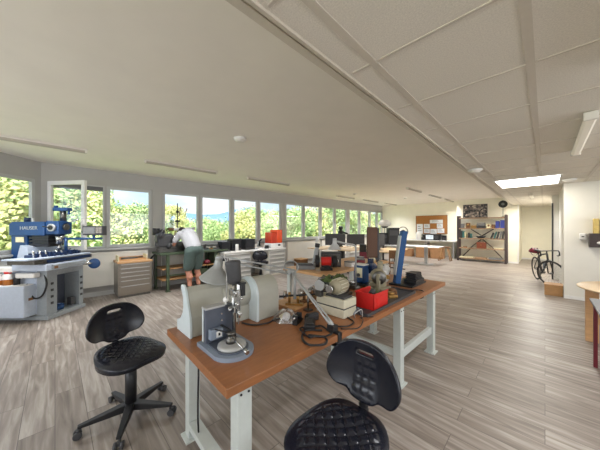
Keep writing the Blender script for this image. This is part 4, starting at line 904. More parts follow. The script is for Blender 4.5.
# beige headstock
t = thing('watchmakers_lathe', 'small beige lathe headstock with a dark wheel in front of the blue sander', 'lathe', (-1.38, 2.66, ZB))
MB().box(-.12, .10, -.08, .14, 0, .03).box(-.07, .06, -.06, .10, .03, .09).build('lathe_foot', 'motor_beige', t, bevel=.008); MB().box(.03, .07, -.10, -.06, .0, .2).build('side_arm', 'motor_beige', t, bevel=.01)
MB().lathe([(0, -.09), (.05, -.08), (.085, -.05), (.09, .04), (.07, .09), (0, .1)], (-.01, .03, .15), (.45, -.6, 0), 30).build('headstock_body', 'motor_beige', t)
MB().lathe([(.02, 0), (.07, 0), (.078, .012), (.07, .024), (.02, .02)], (.035, -.04, .15), (.45, -.6, 0), 30).lathe([(0, 0), (.022, 0), (.022, .05), (.016, .055), (0, .055)], (.04, -.045, .15), (.45, -.6, 0)).build('chuck_wheel', 'steel_dark', t)
MB().cyl((-.0, .06, .22), (.0, .06, .3), .03).ball((0, .06, .3), .035).build('oil_cup', 'motor_beige', t)
MB().cyl((.07, .1, .15), (.10, .05, .15), .022).build('side_knob', 'brass', t)
# blue vertical belt sander
t = thing('belt_sander', 'blue bench sander with a tall brown upright abrasive belt', 'belt sander', (-1.63, 2.82, ZB))
MB().box(-.14, .12, -.16, .14, 0, .03).build('sander_base', 'steel_dark', t, bevel=.005)
MB().box(-.09, .05, -.13, .0, .03, .25).build('sander_body', 'blue', t, bevel=.012); MB().box(-.10, .06, -.14, .0, .25, .262).build('work_rest', 'white', t, bevel=.003)
MB().box(-.07, .03, -.134, -.13, .1, .22).build('label_plate', 'cream', t); MB().cyl((-.02, -.134, .13), (-.02, -.155, .13), .022).build('dial', 'dark_grey', t)
MB().cyl((.02, .04, .2), (.02, .14, .2), .07, n=24).box(.0, .05, .05, .12, .25, .32).build('motor', 'blue_dark', t, bevel=.004)
TB = Matrix.Translation((.08, .02, 0)) @ Matrix.Rotation(R(45), 4, 'Z')
MB().tf(TB).prism(rrect(-.03, .03, .34, .73, .028, 6), -.06, .06, 'x').build('abrasive_belt', 'brown_belt', t)
MB().tf(TB).box(.06, .085, -.034, .034, .28, .72).build('belt_guard', 'dark_grey', t, bevel=.01)
MB().tf(TB).cyl((-.02, 0, .2), (-.02, 0, .3), .03).build('belt_mount', 'blue_dark', t)
t = thing('wrapped_tool', 'white plastic bag bunched up behind the beige lathe headstock', 'bag', (-1.49, 3.02, ZB)); t.scale = (.75, .75, .85)
b = MB(); b.ball((0, 0, .1), .1, 18, 12, (1, 1.1, 1.0)).ball((.03, .05, .2), .07, 14, 10).ball((-.04, .03, .19), .07, 14, 10); o = b.build('bag_film', 'white', t, fix=False)
rm = o.modifiers.new('remesh', 'REMESH'); rm.mode = 'VOXEL'; rm.voxel_size = .01
tx = bpy.data.textures.new('crumple', 'CLOUDS'); tx.noise_scale = .05; dm = o.modifiers.new('d', 'DISPLACE'); dm.texture = tx; dm.strength = .035
# tall blue leaning column machine
t = thing('blue_column_machine', 'tall leaning bright blue column on a black base near the far end of the bench', 'belt grinder', (-1.26, 3.12, ZB))
MB().box(-.14, .15, -.13, .34, 0, .02).build('base_board', 'black', t, bevel=.003)
TK = Matrix.Translation((-.075, -.05, .02)) @ Matrix.Rotation(R(45), 4, 'Z') @ Matrix.Rotation(R(8), 4, 'Y')
MB().tf(TK).box(-.035, .032, -.05, .04, .0, .665).build('column', 'blue_vivid', t, bevel=.006)
MB().tf(TK).box(-.05, -.035, -.045, .035, .1, .6).build('column_back', 'silver_paint', t, bevel=.004)
b = MB().box(-.01, .14, .02, .3, .02, .07)
for k in range(4): b.box(.0, .13, .04+.0*k, .28-.02*k, .07+k*.022, .085+k*.022)
b.box(.01, .12, .05, .26, .07, .145); b.build('motor_block', 'black', t, bevel=.005)
cable('edge_cable', [(0, 0, .01), (.07, .06, .012), (.115, .08, .0), (.125, .06, -.05), (.10, .02, -.07), (.04, 0, -.075)], .006, 'black', (-1.09, 2.87, ZB), 'black cable looping over the front edge of the bench past the tray')

# ================================================================ SECOND TABLE WITH GRINDERS
t = thing('second_bench', 'second work bench with light wooden top behind the foreground bench', 'work bench', (-2.86, 4.0, 0))
MB().box(-.47, .47, -1.1, 1.1, .775, .82).build('bench_top', 'light_wood', t, bevel=.003)
for x in (-.4, .4):
    for y in (-1.0, 1.0): MB().box(x-.035, x+.035, y-.035, y+.035, 0, .775).build('leg', 'leg_grey', t, bevel=.003)
t = thing('grey_sander', 'grey flat sanding machine with a tilted arm on the second bench', 'sander', (-2.95, 3.1, ZB), R(45))
MB().box(-.17, .15, -.1, .12, 0, .07).build('machine_base', 'mid_grey', t, bevel=.008); MB().box(-.15, .12, -.07, .09, .07, .09).build('machine_deck', 'dark_grey', t)
MB().tf(Matrix.Translation((.13, .02, .02)) @ Matrix.Rotation(R(10), 4, 'Y')).box(-.035, .035, -.05, .05, 0, .36).build('tilted_arm', 'lamp_grey', t, bevel=.01)
MB().tf(Matrix.Translation((.13, .02, .02)) @ Matrix.Rotation(R(10), 4, 'Y')).box(-.04, .04, -.05, .05, .36, .43).build('arm_head', 'black', t, bevel=.01)
t = thing('double_grinder', 'double bench grinder with a bright red motor and black wheels on the second bench', 'bench grinder', (-2.62, 3.25, ZB), R(45))
MB().box(-.1, .1, -.07, .07, 0, .04).box(-.04, .04, -.04, .04, .04, .12).build('grinder_base', 'black', t, bevel=.006)
MB().cyl((-.09, 0, .15), (.08, 0, .15), .075, n=26).build('motor', 'red', t, bevel=.006)
for x in (-.15, .14): MB().cyl((x-.035, 0, .15), (x+.035, 0, .15), .105, n=28).build('wheel_guard', 'black', t, bevel=.008)
MB().cyl((.185, 0, .15), (.21, 0, .15), .03).cyl((-.21, 0, .15), (-.19, 0, .15), .03).build('spindle_nut', 'steel', t)
t = thing('grey_cabinet_machine', 'dark grey boxed machine standing on the second bench behind the red grinder', 'machine', (-2.83, 3.62, ZB), R(45))
MB().box(-.17, .19, -.1, .1, 0, .27).build('machine_case', 'dark_grey', t, bevel=.01); MB().box(-.15, .17, -.104, -.1, .03, .24).build('machine_panel', 'steel_dark', t)
for i, (x, y, m, l) in enumerate(((-2.55, 3.85, 'white', 'white small box on the second bench behind the grinder'), (-2.6, 4.3, 'red_dark', 'dark red box in the middle of the second bench'), (-2.8, 4.6, 'blue_dark', 'dark blue box far along the second bench'), (-2.65, 4.85, 'cream', 'cream box at the far end of the second bench'))):
    t = thing('tool_box', l, 'box', (x, y, ZB), i*.7, 'small boxes on the second bench'); MB().box(-.08, .08, -.06, .06, 0, .08).build('box_body', m, t, bevel=.006); MB().box(-.082, .082, -.062, .062, .08, .1).build('box_lid', 'mid_grey', t, bevel=.004)

# ================================================================ OFFICE DESKS
def desk(x, y, w_, l, rz, label, top='pale_wood', leg='black'):
    t = thing('office_desk', label, 'desk', (x, y, 0), rz, 'office desks near the windows')
    MB().box(-w_/2, w_/2, -l/2, l/2, .72, .75).build('desktop', top, t, bevel=.003)
    for s_ in (-1, 1):
        MB().box(-.05, .05, s_*(l/2-.15)-.05, s_*(l/2-.15)+.05, .03, .72).box(-w_/2+.05, w_/2-.05, s_*(l/2-.15)-.04, s_*(l/2-.15)+.04, 0, .03).build('leg', leg, t, bevel=.004)
    return t
desk(-6.1, 7.75, .8, 1.7, 0, 'pale office desk nearest the windows carrying white lamps'); desk(-5.05, 7.9, .8, 1.7, 0, 'pale wooden office desk under the dark monitors'); desk(-5.4, 10.2, .8, 1.7, 0, 'far pale office desk close to the end windows')
desk(-3.95, 8.3, .8, 1.7, 0, 'pale office desk on the aisle side of the monitors')
def monitor(x, y, z, rz, w_, h, label):
    t = thing('monitor', label, 'monitor', (x, y, z), rz, 'dark monitors on the office desks')
    MB().box(-.11, .11, -.08, .08, 0, .012).box(-.03, .03, -.01, .02, .012, .3).build('monitor_stand', 'dark_grey', t)
    MB().box(-w_/2, w_/2, -.02, .015, .13, .13+h).build('monitor_back', 'dark_grey', t, bevel=.006); MB().box(-w_/2+.012, w_/2-.012, .015, .018, .145, .118+h).build('monitor_screen', 'screen', t)
monitor(-5.5, 7.35, .75, R(42), .74, .42, 'dark monitor seen from behind, leftmost of the two big monitors on the desks')
monitor(-5.1, 8.1, .75, R(40), .66, .40, 'dark monitor seen from behind, right of the first big monitor')
monitor(-4.05, 7.95, .75, R(80), .5, .42, 'dark monitor turned nearly side on, left of the brown sanding belt')
def lamp_w(x, y, label):
    t = thing('desk_lamp', label, 'lamp', (x, y, .75), 0, 'white desk lamps'); MB().lathe([(0, 0), (.08, 0), (.08, .015), (.02, .03), (.02, .3)], n=18).build('lamp_base', 'white', t); MB().lathe([(.07, .22), (.08, .23), (.06, .4), (0, .4)], n=18).build('lamp_shade', 'white', t)
lamp_w(-6.15, 7.1, 'white desk lamp on the office desk nearest the orange printer'); lamp_w(-5.95, 7.6, 'white desk lamp immediately left of the first monitor')
t = thing('figurine', 'black statue like figure standing on the desk in front of the windows', 'figure', (-5.9, 8.25, .75))
MB().lathe([(0, 0), (.1, 0), (.1, .03), (.05, .06), (.06, .3), (.12, .5), (.1, .62), (.04, .68), (0, .68)], n=20).build('figure_body', 'black', t); MB().ball((0, 0, .76), .09).build('figure_head', 'black', t); MB().cyl((.05, .05, .6), (.2, .2, .52), .04).build('figure_arm', 'black', t)
t = thing('office_chair', 'dark office chair standing at the desks in front of the windows', 'chair', (-4.45, 7.1, 0), R(150))
MB().box(-.23, .23, -.22, .22, .44, .5).build('seat', 'black', t, bevel=.03); MB().box(-.21, .21, -.27, -.22, .55, .98).build('backrest', 'black', t, bevel=.03); MB().cyl((0, 0, .08), (0, 0, .44), .03).build('gas_column', 'dark_grey', t); MB().box(-.03, .03, -.25, -.2, .42, .6).build('back_bar', 'dark_grey', t)
for k in range(5): MB().tf(Matrix.Rotation(k*2*PI/5, 4, 'Z')).box(0, .28, -.02, .02, .055, .09).cyl((.27, -.02, .028), (.27, .02, .028), .028).build('base_leg', 'dark_grey', t)
def stool(x, y, m, label):
    t = thing('wooden_chair', label, 'chair', (x, y, 0), .4, 'wooden chairs at the office desks'); MB().box(-.2, .2, -.2, .2, .43, .46).build('seat', m, t, bevel=.008)
    for a in (-.17, .17):
        for b_ in (-.17, .17): MB().cyl((a, b_, 0), (a*.9, b_*.9, .43), .016).build('leg', m, t)
    MB().box(-.18, .18, -.2, -.18, .6, .85).box(-.18, -.15, -.2, -.18, .46, .6).box(.15, .18, -.2, -.18, .46, .6).build('backrest', m, t, bevel=.005)
stool(-3.6, 6.3, 'red_dark', 'dark red brown wooden chair behind the grey boxed machine'); stool(-3.25, 7.4, 'rust', 'brown wooden chair left of the brown sanding belt')
t = thing('storage_crate', 'brown wooden crate on the floor below the windows left of the office desks', 'crate', (-6.7, 6.75, 0))
MB().box(-.18, .18, -.2, .2, 0, .3).build('crate_body', 'rust', t, bevel=.005); MB().box(-.19, .19, -.21, .21, .3, .33).build('crate_rim', 'light_wood', t)
t = thing('document_tray', 'grey document trays on the office desk behind the sanding machine arm', 'tray', (-5.95, 7.9, .75)); 
for k in range(3): MB().box(-.12, .12, -.16, .16, k*.06, k*.06+.01).box(-.12, -.11, -.16, .16, k*.06+.01, k*.06+.05).build('tray_level', 'mid_grey', t)

# ================================================================ COFFEE CORNER, LONG WHITE TABLE
def wtable(x0, x1, y0, y1, z, label, legs, name='white_table'):
    t = thing(name, label, 'table', ((x0+x1)/2, (y0+y1)/2, 0)); a = (x1-x0)/2; b_ = (y1-y0)/2
    MB().box(-a, a, -b_, b_, z-.03, z).build('tabletop', 'white', t, bevel=.004)
    for lx in legs: MB().box(lx-.06, lx+.06, -.06, .06, .02, z-.03).box(lx-.3, lx+.3, -.28, .28, 0, .02).build('leg', 'silver_paint', t, bevel=.004)
    return t
wtable(-5.2, -2.95, 10.6, 11.4, .75, 'white pedestal table in front of the pin board', (-.75, .55))
t = thing('side_counter', 'long white counter against the pin board wall', 'counter', (-5.0, 13.95, 0))
MB().box(-1.9, 1.95, -.3, .33, .82, .86).build('countertop', 'white', t, bevel=.004)
for x in (-1.8, -.6, .6, 1.85): MB().box(x-.03, x+.03, -.25, .25, 0, .82).build('leg', 'silver_paint', t)
wtable(-5.3, -4.05, 9.7, 10.4, .8, 'white table with black machines left of the leaning blue column', (-.4, .4), 'machine_table')
def bmach(x, y, z, w_, h, label):
    t = thing('coffee_machine', label, 'machine', (x, y, z), R(40), 'black machines on the white table'); MB().box(-w_/2, w_/2, -.17, .17, 0, h).build('machine_body', 'black', t, bevel=.02); MB().box(-w_/2+.05, w_/2-.05, -.19, -.17, h*.55, h*.85).build('machine_panel', 'dark_grey', t); MB().box(-w_/2+.08, w_/2-.08, -.25, -.17, 0, .03).build('drip_tray', 'steel_dark', t)
bmach(-4.95, 9.95, .8, .5, .5, 'black machine at the left end of the white table'); bmach(-4.55, 10.1, .8, .45, .72, 'taller black machine on the white table beside the blue column')
t = thing('globe_lamp', 'white round shaded lamp with a black bowl above the black machines', 'lamp', (-5.0, 10.28, .8))
MB().cyl((0, 0, 0), (0, 0, .02), .09).cyl((0, 0, .02), (0, 0, .72), .012).lathe([(.0, .70), (.1, .72), (.16, .78), (0, .78)], n=22).build('lamp_stand', 'black', t); MB().lathe([(.16, .79), (.27, .83), (.26, .95), (.15, 1.06), (0, 1.07)], n=26).build('lamp_shade', 'white', t)
t = thing('hoop_lamp', 'round hoop lamp with a black centre behind the top of the blue column', 'lamp', (-4.2, 10.3, .8))
MB().cyl((0, 0, 0), (0, 0, .02), .09).cyl((0, 0, .02), (0, 0, .36), .012).build('lamp_stand', 'black', t); MB().tube([(S2*.2*math.cos(q), S2*.2*math.cos(q), .55+.2*math.sin(q)) for q in [i*PI/16 for i in range(32)]], .02, closed=True).build('hoop', 'brushed', t); MB().ball((0, 0, .55), .09).cyl((0, 0, .36), (0, 0, .5), .02).build('hoop_centre', 'black', t)
t = thing('water_jug', 'white jug on the counter at the left end below the pin board', 'jug', (-4.85, 13.9, .86)); MB().lathe([(0, 0), (.11, 0), (.12, .3), (.09, .42), (0, .43)], n=20).build('jug_body', 'white', t); MB().tube([(.1, 0, .36), (.18, 0, .32), (.18, 0, .16), (.11, 0, .1)], .012).build('jug_handle', 'white', t)
t = thing('radio', 'black stereo with a lit display on the counter below the pin board', 'radio', (-4.15, 14.0, .86))
MB().box(-.36, .36, -.15, .15, 0, .32).build('radio_body', 'black', t, bevel=.01); MB().box(-.3, .06, -.155, -.15, .05, .27).build('radio_display', 'screen_lit', t); MB().cyl((.2, -.155, .16), (.2, -.16, .16), .1).build('speaker_cone', 'dark_grey', t)
t = thing('small_speaker', 'small black speaker left of the stereo on the counter', 'speaker', (-4.62, 14.0, .86)); MB().box(-.08, .08, -.1, .1, 0, .3).build('speaker_body', 'black', t, bevel=.01); MB().cyl((0, -.105, .12), (0, -.1, .12), .05).build('speaker_cone', 'dark_grey', t)
t = thing('small_speaker', 'black speaker box right of the stereo on the counter', 'speaker', (-3.62, 14.0, .86)); MB().box(-.1, .1, -.1, .1, 0, .26).build('speaker_body', 'black', t, bevel=.01); MB().cyl((0, -.105, .12), (0, -.1, .12), .05).build('speaker_cone', 'dark_grey', t)
def carton(x, y, w_, d_, h, label):
    t = thing('cardboard_box', label, 'box', (x, y, 0), .05, 'cardboard boxes under the white counter'); MB().box(-w_/2, w_/2, -d_/2, d_/2, 0, h).build('carton', 'cardboard', t, bevel=.004); MB().box(-w_/2-.001, w_/2+.001, -.03, .03, h-.02, h+.001).build('tape', 'cream', t)
carton(-4.4, 13.3, .6, .4, .5, 'cardboard box under the counter left of the pedestal leg'); carton(-3.75, 13.35, .55, .4, .55, 'cardboard box under the counter right of the pedestal leg'); carton(-5.2, 13.4, .5, .4, .4, 'cardboard box half hidden behind the blue column')
t = thing('wooden_trestle', 'small dark wooden trestle stool beside the cardboard boxes', 'stool', (-3.25, 12.7, 0))
MB().box(-.2, .2, -.12, .12, .6, .64).build('seat', 'rust', t)
for s_ in (-1, 1):
    for q in (-1, 1): MB().cyl((s_*.24, q*.14, 0), (s_*.1, q*.08, .6), .02).build('leg', 'box_wood', t)
t = thing('white_chair', 'white chair with thin legs at the white pedestal table', 'chair', (-4.45, 10.35, 0)); MB().box(-.2, .2, -.2, .2, .43, .46).build('seat', 'white', t, bevel=.01); MB().box(-.2, .2, -.22, -.2, .46, .72).build('backrest', 'white', t, bevel=.01)
for a in (-.17, .17):
    for b_ in (-.17, .17): MB().cyl((a, b_, 0), (a*.8, b_*.8, .43), .012).build('leg', 'steel', t)
# pin board
yb = 14.3
t = thing('pin_board', 'brown cork pin board with sheets of paper on the cream wall', 'pin board', (-4.33, yb, 1.65))
MB().box(-.76, .76, -.02, -.001, -.46, .5).build('cork_panel', 'cork', t)
MB().box(-.78, .78, -.028, -.001, .5, .52).box(-.78, .78, -.028, -.001, -.48, -.46).box(-.78, -.76, -.028, -.001, -.46, .5).box(.76, .78, -.028, -.001, -.46, .5).build('board_frame', 'rust', t)
for i, (u0, u1, v0, v1, l) in enumerate(((417, 423, 224, 234.3, 'tall white paper at the lower left corner of the pin board'), (424, 430, 224, 228.3, 'white paper in the upper of two rows, second from the left'), (424, 430, 229, 233, 'white paper directly below the second sheet of the pin board'), (430.5, 437, 229, 235, 'white paper low in the middle of the pin board'), (430, 443, 219.7, 223.3, 'wide white paper strip high on the pin board'), (437, 443, 223.5, 228, 'white paper under the right end of the wide strip'), (437.5, 444.5, 228.5, 233, 'white paper at the lower right of the pin board'))):
    def Q(u, v):
        a = (u-300)/245; k = yb/(S2*(1+a)); return ((-S2+a*S2)*k, 1.55+(227-v)/245*k)
    xa, za = Q(u0, v1); xb, zb = Q(u1, v0)
    o = MB().box(-(xb-xa)/2, (xb-xa)/2, 0, .003, -(zb-za)/2, (zb-za)/2).build('paper_sheet', 'paper'); tag(o, l, 'paper', 'paper sheets on the pin board', loc=((xa+xb)/2, yb-.024-.0005*i, (za+zb)/2))
    for k in range(3):
        q = MB().box(-(xb-xa)*.36, (xb-xa)*(.1+.1*k), -.001, 0, (zb-za)*(.25-.2*k), (zb-za)*(.30-.2*k)).build('text_line', 'mid_grey', o)
# shelf unit
t = thing('shelf_unit', 'open shelf unit with dark posts, brown boards and crossed braces against the far wall', 'shelf', (-2.02, 13.52, 0))
for x in (-.86, .86):
    for y in (-.18, .18): MB().box(x-.04, x+.04, y-.03, y+.03, 0, 2.07).build('post', 'shelf_dark', t, bevel=.003)
for z in (.14, .60, 1.05, 1.5, 1.97): MB().box(-.82, .82, -.2, .2, z-.04, z).build('shelf_board', 'shelf_board', t, bevel=.003)
def brace(x0, z0, x1, z1): MB().cyl((x0, .15, z0), (x1, .15, z1), .022, n=6).build('brace', 'shelf_dark', t)
brace(-.42, 1.46, .0, 1.15); brace(.42, 1.46, .0, 1.15); brace(0, 1.02, -.42, .6); brace(0, 1.02, .42, .6); brace(-.42, .56, -.75, .16); brace(.42, .56, .75, .16)
def shelfthing(name, x, z, w_, d_, h, m, label, cat, grp, knob=None):
    t = thing(name, label, cat, (-2.02+x, 13.45, z), 0, grp); MB().box(-w_/2, w_/2, -d_/2, d_/2, 0, h).build('body', m, t, bevel=.006)
    if knob: MB().ball((0, -d_/2, h*.6), min(w_, h)*.28, 10, 6).build('dial', knob, t)
    return t
gr = 'small models and devices on the upper shelf'
for x, w_, h, m, k, l in ((-.7, .12, .2, 'mid_grey', None, 'grey device at the left end of the upper shelf'), (-.48, .14, .24, 'rust', 'brass', 'brown device with a round dial on the upper shelf'), (-.26, .2, .12, 'brass', None, 'low brass coloured device on the upper shelf'), (.0, .3, .1, 'dark_grey', None, 'long low dark device in the middle of the upper shelf'), (.28, .14, .2, 'cream', 'rust', 'cream device right of the middle of the upper shelf'), (.44, .1, .16, 'rust', None, 'small brown box beside the blue cases on the upper shelf')):
    shelfthing('old_device', x, 1.5, w_, .2, h, m, l, 'device', gr, k)
shelfthing('display_sign', -.0, 1.602, .3, .1, .14, 'mid_grey', 'grey box on top of the long low dark device', 'box', None)
shelfthing('blue_case', .58, 1.5, .12, .25, .3, 'blue_book', 'blue case near the right end of the upper shelf', 'case', 'blue cases on the upper shelf'); shelfthing('blue_case', .74, 1.5, .13, .25, .34, 'blue_book', 'blue case at the very right end of the upper shelf', 'case', 'blue cases on the upper shelf')
gb = 'books on the second shelf'
for i, (x, w_, h, m, tilt, l) in enumerate(((-.74, .07, .32, 'book_dark', 0, 'dark tall book at the left end of the second shelf'), (-.65, .06, .3, 'book_teal', 0, 'teal book near the left end of the second shelf'), (-.57, .05, .26, 'cream', 0, 'cream book right of the teal book'), (-.45, .05, .24, 'book_dark', 0, 'dark lower book on the left half of the second shelf'), (-.36, .06, .2, 'book_teal', 0, 'short teal book ending the left group'), (.36, .05, .26, 'book_dark', 20, 'dark leaning book, leftmost of the right group'), (.46, .05, .3, 'book_teal', 18, 'teal leaning book in the right group'), (.56, .05, .3, 'book_dark', 14, 'dark leaning book in the middle of the right group'), (.66, .05, .31, 'mid_grey', 10, 'grey leaning book in the right group'), (.75, .05, .32, 'book_dark', 6, 'dark book at the right end of the second shelf'))):
    o = MB().tf(Matrix.Rotation(R(tilt), 4, 'Y')).box(-w_/2, w_/2, -.1, .1, 0, h).build('book', m, bevel=.003); tag(o, l, 'book', gb, loc=(-2.02+x, 13.43, 1.05+w_/2*math.sin(R(tilt))))
t = thing('black_bowl', 'black bowl in the middle of the second shelf', 'bowl', (-2.02, 13.42, 1.05)); MB().lathe([(0, 0), (.1, 0), (.2, .1), (.19, .1), (.09, .02), (0, .02)], n=24).build('bowl_body', 'black', t)
t = thing('leather_case', 'reddish brown leather case in the middle of the third shelf', 'case', (-2.0, 13.42, .6)); MB().box(-.17, .17, -.1, .1, 0, .27).build('case_body', 'leather', t, bevel=.03); MB().tube([(-.07, 0, .26), (-.05, 0, .32), (.05, 0, .32), (.07, 0, .26)], .01).build('case_handle', 'leather', t); MB().cyl((0, -.105, .15), (0, -.1, .15), .025).build('case_clasp', 'brass', t)
shelfthing('small_tin', -.6, .6, .14, .1, .06, 'rust', 'small brown tin at the left of the third shelf', 'tin', None); shelfthing('paper_stack', .62, .6, .3, .2, .04, 'cream', 'pale stack of papers at the right of the third shelf', 'papers', None)
for i, (x, w_, m, l) in enumerate(((-.55, .5, 'cream', 'pale flat folder at the left of the bottom shelf'), (.0, .4, 'shelf_board', 'brown flat folder in the middle of the bottom shelf'), (.5, .45, 'mid_grey', 'grey flat folder at the right of the bottom shelf'))): shelfthing('flat_folder', x, .14, w_, .3, .05+.01*i, m, l, 'folder', 'flat folders on the bottom shelf')
t = thing('framed_photograph', 'large framed black and white group photograph leaning on top of the shelf unit', 'picture', (-2.28, 13.68, 1.97))
b = MB().box(-.46, .46, -.02, .02, .0, .62); b.build('picture_frame', 'black', t); MB().box(-.44, .44, -.024, -.02, .02, .6).build('photo_print', 'photo_print', t)
t = thing('round_lamp', 'black round disc lamp with a pale centre standing on the shelf unit', 'lamp', (-1.27, 13.55, 1.97))
MB().cyl((0, 0, 0), (0, 0, .02), .08).cyl((0, 0, .02), (0, 0, .42), .012).build('lamp_post', 'black', t)
MB().cyl((0, -.03, .56), (0, .03, .56), .155, n=32).build('lamp_disc', 'black', t, bevel=.01); MB().cyl((0, -.045, .56), (0, -.03, .56), .055, n=24).build('disc_centre', 'mid_grey', t)

# ================================================================ BICYCLE
t = thing('bicycle', 'dark racing bicycle leaning in the corridor opening beside the wooden box', 'bicycle', (-.02, 9.65, 0), R(-72.5))
RW = .335; XR = -.48; XFW = .50      # local x = forwards
lean = Matrix.Rotation(R(4), 4, 'X')
def wheel(cx, steer, nm):
    X = lean @ Matrix.Translation((cx, 0, RW)) @ Matrix.Rotation(steer, 4, 'Z')
    w_ = MB().tf(X).tube([(RW*.965*math.cos(q), 0, RW*.965*math.sin(q)) for q in [i*2*PI/48 for i in range(48)]], .013, closed=True).build(nm, 'black', t)
    MB().tf(X).tube([(RW*.9*math.cos(q), 0, RW*.9*math.sin(q)) for q in [i*2*PI/48 for i in range(48)]], .012, closed=True).build('rim', 'dark_grey', w_)
    b = MB().tf(X).cyl((0, -.04, 0), (0, .04, 0), .02)
    for k in range(20): a = k*2*PI/20; b.cyl((0, .02 if k % 2 else -.02, 0), (RW*.89*math.cos(a), 0, RW*.89*math.sin(a)), .0014, n=4)
    b.build('spokes', 'mid_grey', w_); return w_
wheel(XR, 0, 'rear_wheel'); wheel(XFW, R(35), 'front_wheel')
def bt(pts, r, nm, m): return MB().tf(lean).tube([tuple(p) for p in pts], r, n=10).build(nm, m, t)
bbk = (-.06, 0, .27); st = (-.20, 0, .74); hd = (.37, 0, .84); hl = (.40, 0, .68)
b = MB().tf(lean); b.cyl(bbk, st, .017).cyl(st, hd, .017).cyl(bbk, hl, .021).cyl(hl, hd, .022)
for s_ in (-.05, .05): b.cyl(bbk, (XR, s_, RW), .01).cyl(st, (XR, s_, RW), .009)
b.build('frame', 'dark_grey', t)
b = MB().tf(lean)
for s_ in (-.05, .05): b.cyl((.405, s_*.7, .67), (XFW, s_, RW), .012)
b.build('fork', 'black', t)
bt([st, (-.235, 0, .86)], .013, 'seat_post', 'black')
MB().tf(lean).prism([(-.36, -.06), (-.36, .06), (-.28, .06), (-.1, .02), (-.08, 0), (-.1, -.02), (-.28, -.06)], .86, .9).build('saddle', 'black', t, bevel=.012)
bt([hd, (.36, 0, .9), (.44, 0, .92)], .014, 'stem', 'black')
for s_ in (-1,): 
    MB().tf(lean).tube(smooth_path([(.44, -.01, .92), (.44, -.17, .92), (.52, -.18, .92), (.56, -.18, .86), (.5, -.18, .79), (.42, -.18, .79)]), .013).tube(smooth_path([(.44, .01, .92), (.44, .17, .92), (.52, .18, .92), (.56, .18, .86), (.5, .18, .79), (.42, .18, .79)]), .013).cyl((.54, -.18, .92), (.57, -.18, .8), .012).cyl((.54, .18, .92), (.57, .18, .8), .012).build('handlebar', 'black', t)
MB().tf(lean).cyl((-.06, -.05, .27), (-.06, .05, .27), .03).cyl((-.06, -.055, .27), (-.06, -.045, .27), .09, n=24).cyl((-.06, -.065, .27), (.06, -.065, .15), .01).cyl((-.06, .065, .27), (-.18, .065, .39), .01).box(.02, .1, -.13, -.07, .14, .155).box(-.22, -.14, .07, .13, .385, .4).build('crankset', 'steel_dark', t)
MB().tf(lean).cyl((.1, 0, .42), (.2, 0, .58), .036).build('water_bottle', 'press_blue_grey', t)
t = thing('cycling_helmet', 'dark red and black cycling helmet hanging on the saddle end of the bicycle', 'helmet', (-.22, 10.02, .80))
MB().lathe([(0, .13), (.06, .125), (.11, .09), (.135, .03), (.13, .0), (.11, 0), (.1, .05), (0, .1)], (0, 0, 0), (.15, -.1, 1), 24).build('helmet_shell', 'red_dark', t)
b = MB()
for k in (-1, 0, 1): b.box(k*.06-.012, k*.06+.012, -.08, .08, .1, .135)
b.build('helmet_ridges', 'black', t, bevel=.008); MB().tube([(-.1, 0, .02), (-.04, 0, -.08), (.04, 0, -.08), (.1, 0, .02)], .006).build('strap', 'black', t)
t = thing('wooden_box', 'low brown wooden box on the floor against the white wall corner', 'box', (.12, 8.12, 0))
MB().box(-.13, .16, -.18, .15, 0, .23).build('box_body', 'box_wood', t, bevel=.004); MB().box(-.135, .165, -.185, .155, .23, .245).build('box_lid', 'box_wood', t, bevel=.003)

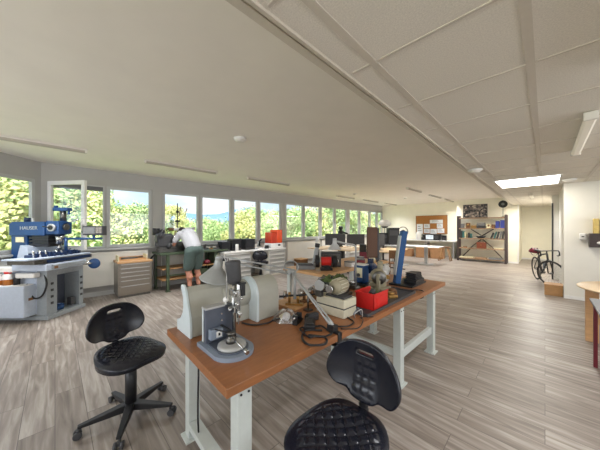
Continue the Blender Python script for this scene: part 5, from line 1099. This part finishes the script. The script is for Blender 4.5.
# ================================================================ RIGHT WALL
yw = 7.86
t = thing('soap_dispenser', 'small white wall dispenser with a black button on the right wall', 'dispenser', (.56, yw, 1.36)); MB().box(-.05, .05, -.07, -.001, -.08, .06).build('dispenser_body', 'white', t, bevel=.02); MB().box(-.018, .018, -.075, -.07, -.02, .0).build('dispenser_button', 'black', t)
t = thing('wall_cabinet', 'dark brown metal wall cabinet with two white ovals on the right wall', 'wall cabinet', (.92, yw, 1.28)); MB().box(-.28, .3, -.2, -.001, -.14, .14).build('cabinet_body', 'shelf_dark', t, bevel=.004)
for x in (-.13, .14): MB().lathe([(0, 0), (.05, 0), (.05, .004), (0, .004)], (0, 0, 0), (0, -1, 0), 20).tf(Matrix()).build('oval_mark', 'white', t).matrix_local = Matrix.Translation((x, -.2, -.05)) @ Matrix.Diagonal((1.2, 1, .6, 1))
for i, (x, w_, h, m, l) in enumerate(((-.22, .07, .3, 'yellow_book', 'yellow book standing leftmost on the dark wall cabinet'), (-.14, .07, .28, 'cream', 'cream book second from the left on the wall cabinet'), (-.06, .07, .29, 'yellow_book', 'yellow book third from the left on the wall cabinet'), (.02, .06, .3, 'cream', 'cream book fourth from the left on the wall cabinet'), (.12, .08, .28, 'yellow_book', 'yellow book near the cut edge of the view on the wall cabinet'))):
    o = MB().box(-w_/2, w_/2, -.08, .08, 0, h).build('catalogue', m, bevel=.003); tag(o, l, 'book', 'catalogues on the wall cabinet', loc=(.95+x, yw-.1, 1.42))
t = thing('dark_bin', 'dark box lying on top of the yellow catalogues', 'box', (1.0, yw-.1, 1.72)); MB().box(-.1, .18, -.08, .08, 0, .07).build('bin_body', 'book_dark', t, bevel=.004); MB().box(-.1, .18, -.082, -.08, .02, .04).build('bin_label', 'cream', t)
# tables at the right edge
t = thing('round_table', 'pale round wooden table by the right wall, cut by the picture edge', 'table', (.95, 5.15, 0))
b = MB().lathe([(0, .73), (.63, .73), (.64, .738), (.64, .745), (.63, .752), (0, .752)], n=64); b.build('tabletop', 'pale_wood', t)
MB().box(-.56, -.44, -.04, .04, 0, .73).build('leg', 'light_wood', t, bevel=.004); MB().box(.44, .56, -.04, .04, 0, .73).build('leg', 'light_wood', t, bevel=.004); MB().box(-.44, .44, -.02, .02, .25, .33).build('stretcher', 'light_wood', t)
tag(MB().box(-.14, .14, -.1, .1, 0, .004).build('paper_sheet', 'paper'), 'white sheet of paper lying on the pale round table', 'paper', loc=(.78, 4.95, .752), rotz=.3)
t = thing('low_table', 'grey topped table with a dark red leg at the right edge of the view', 'table', (.955, 3.85, 0))
MB().box(-.6, .6, -.42, .42, .725, .75).build('tabletop', 'mid_grey', t, bevel=.003)
for x in (-.56, .56):
    for y in (-.38, .38): MB().box(x-.015, x+.015, y-.025, y+.025, 0, .725).build('leg', 'red_dark', t, bevel=.003)
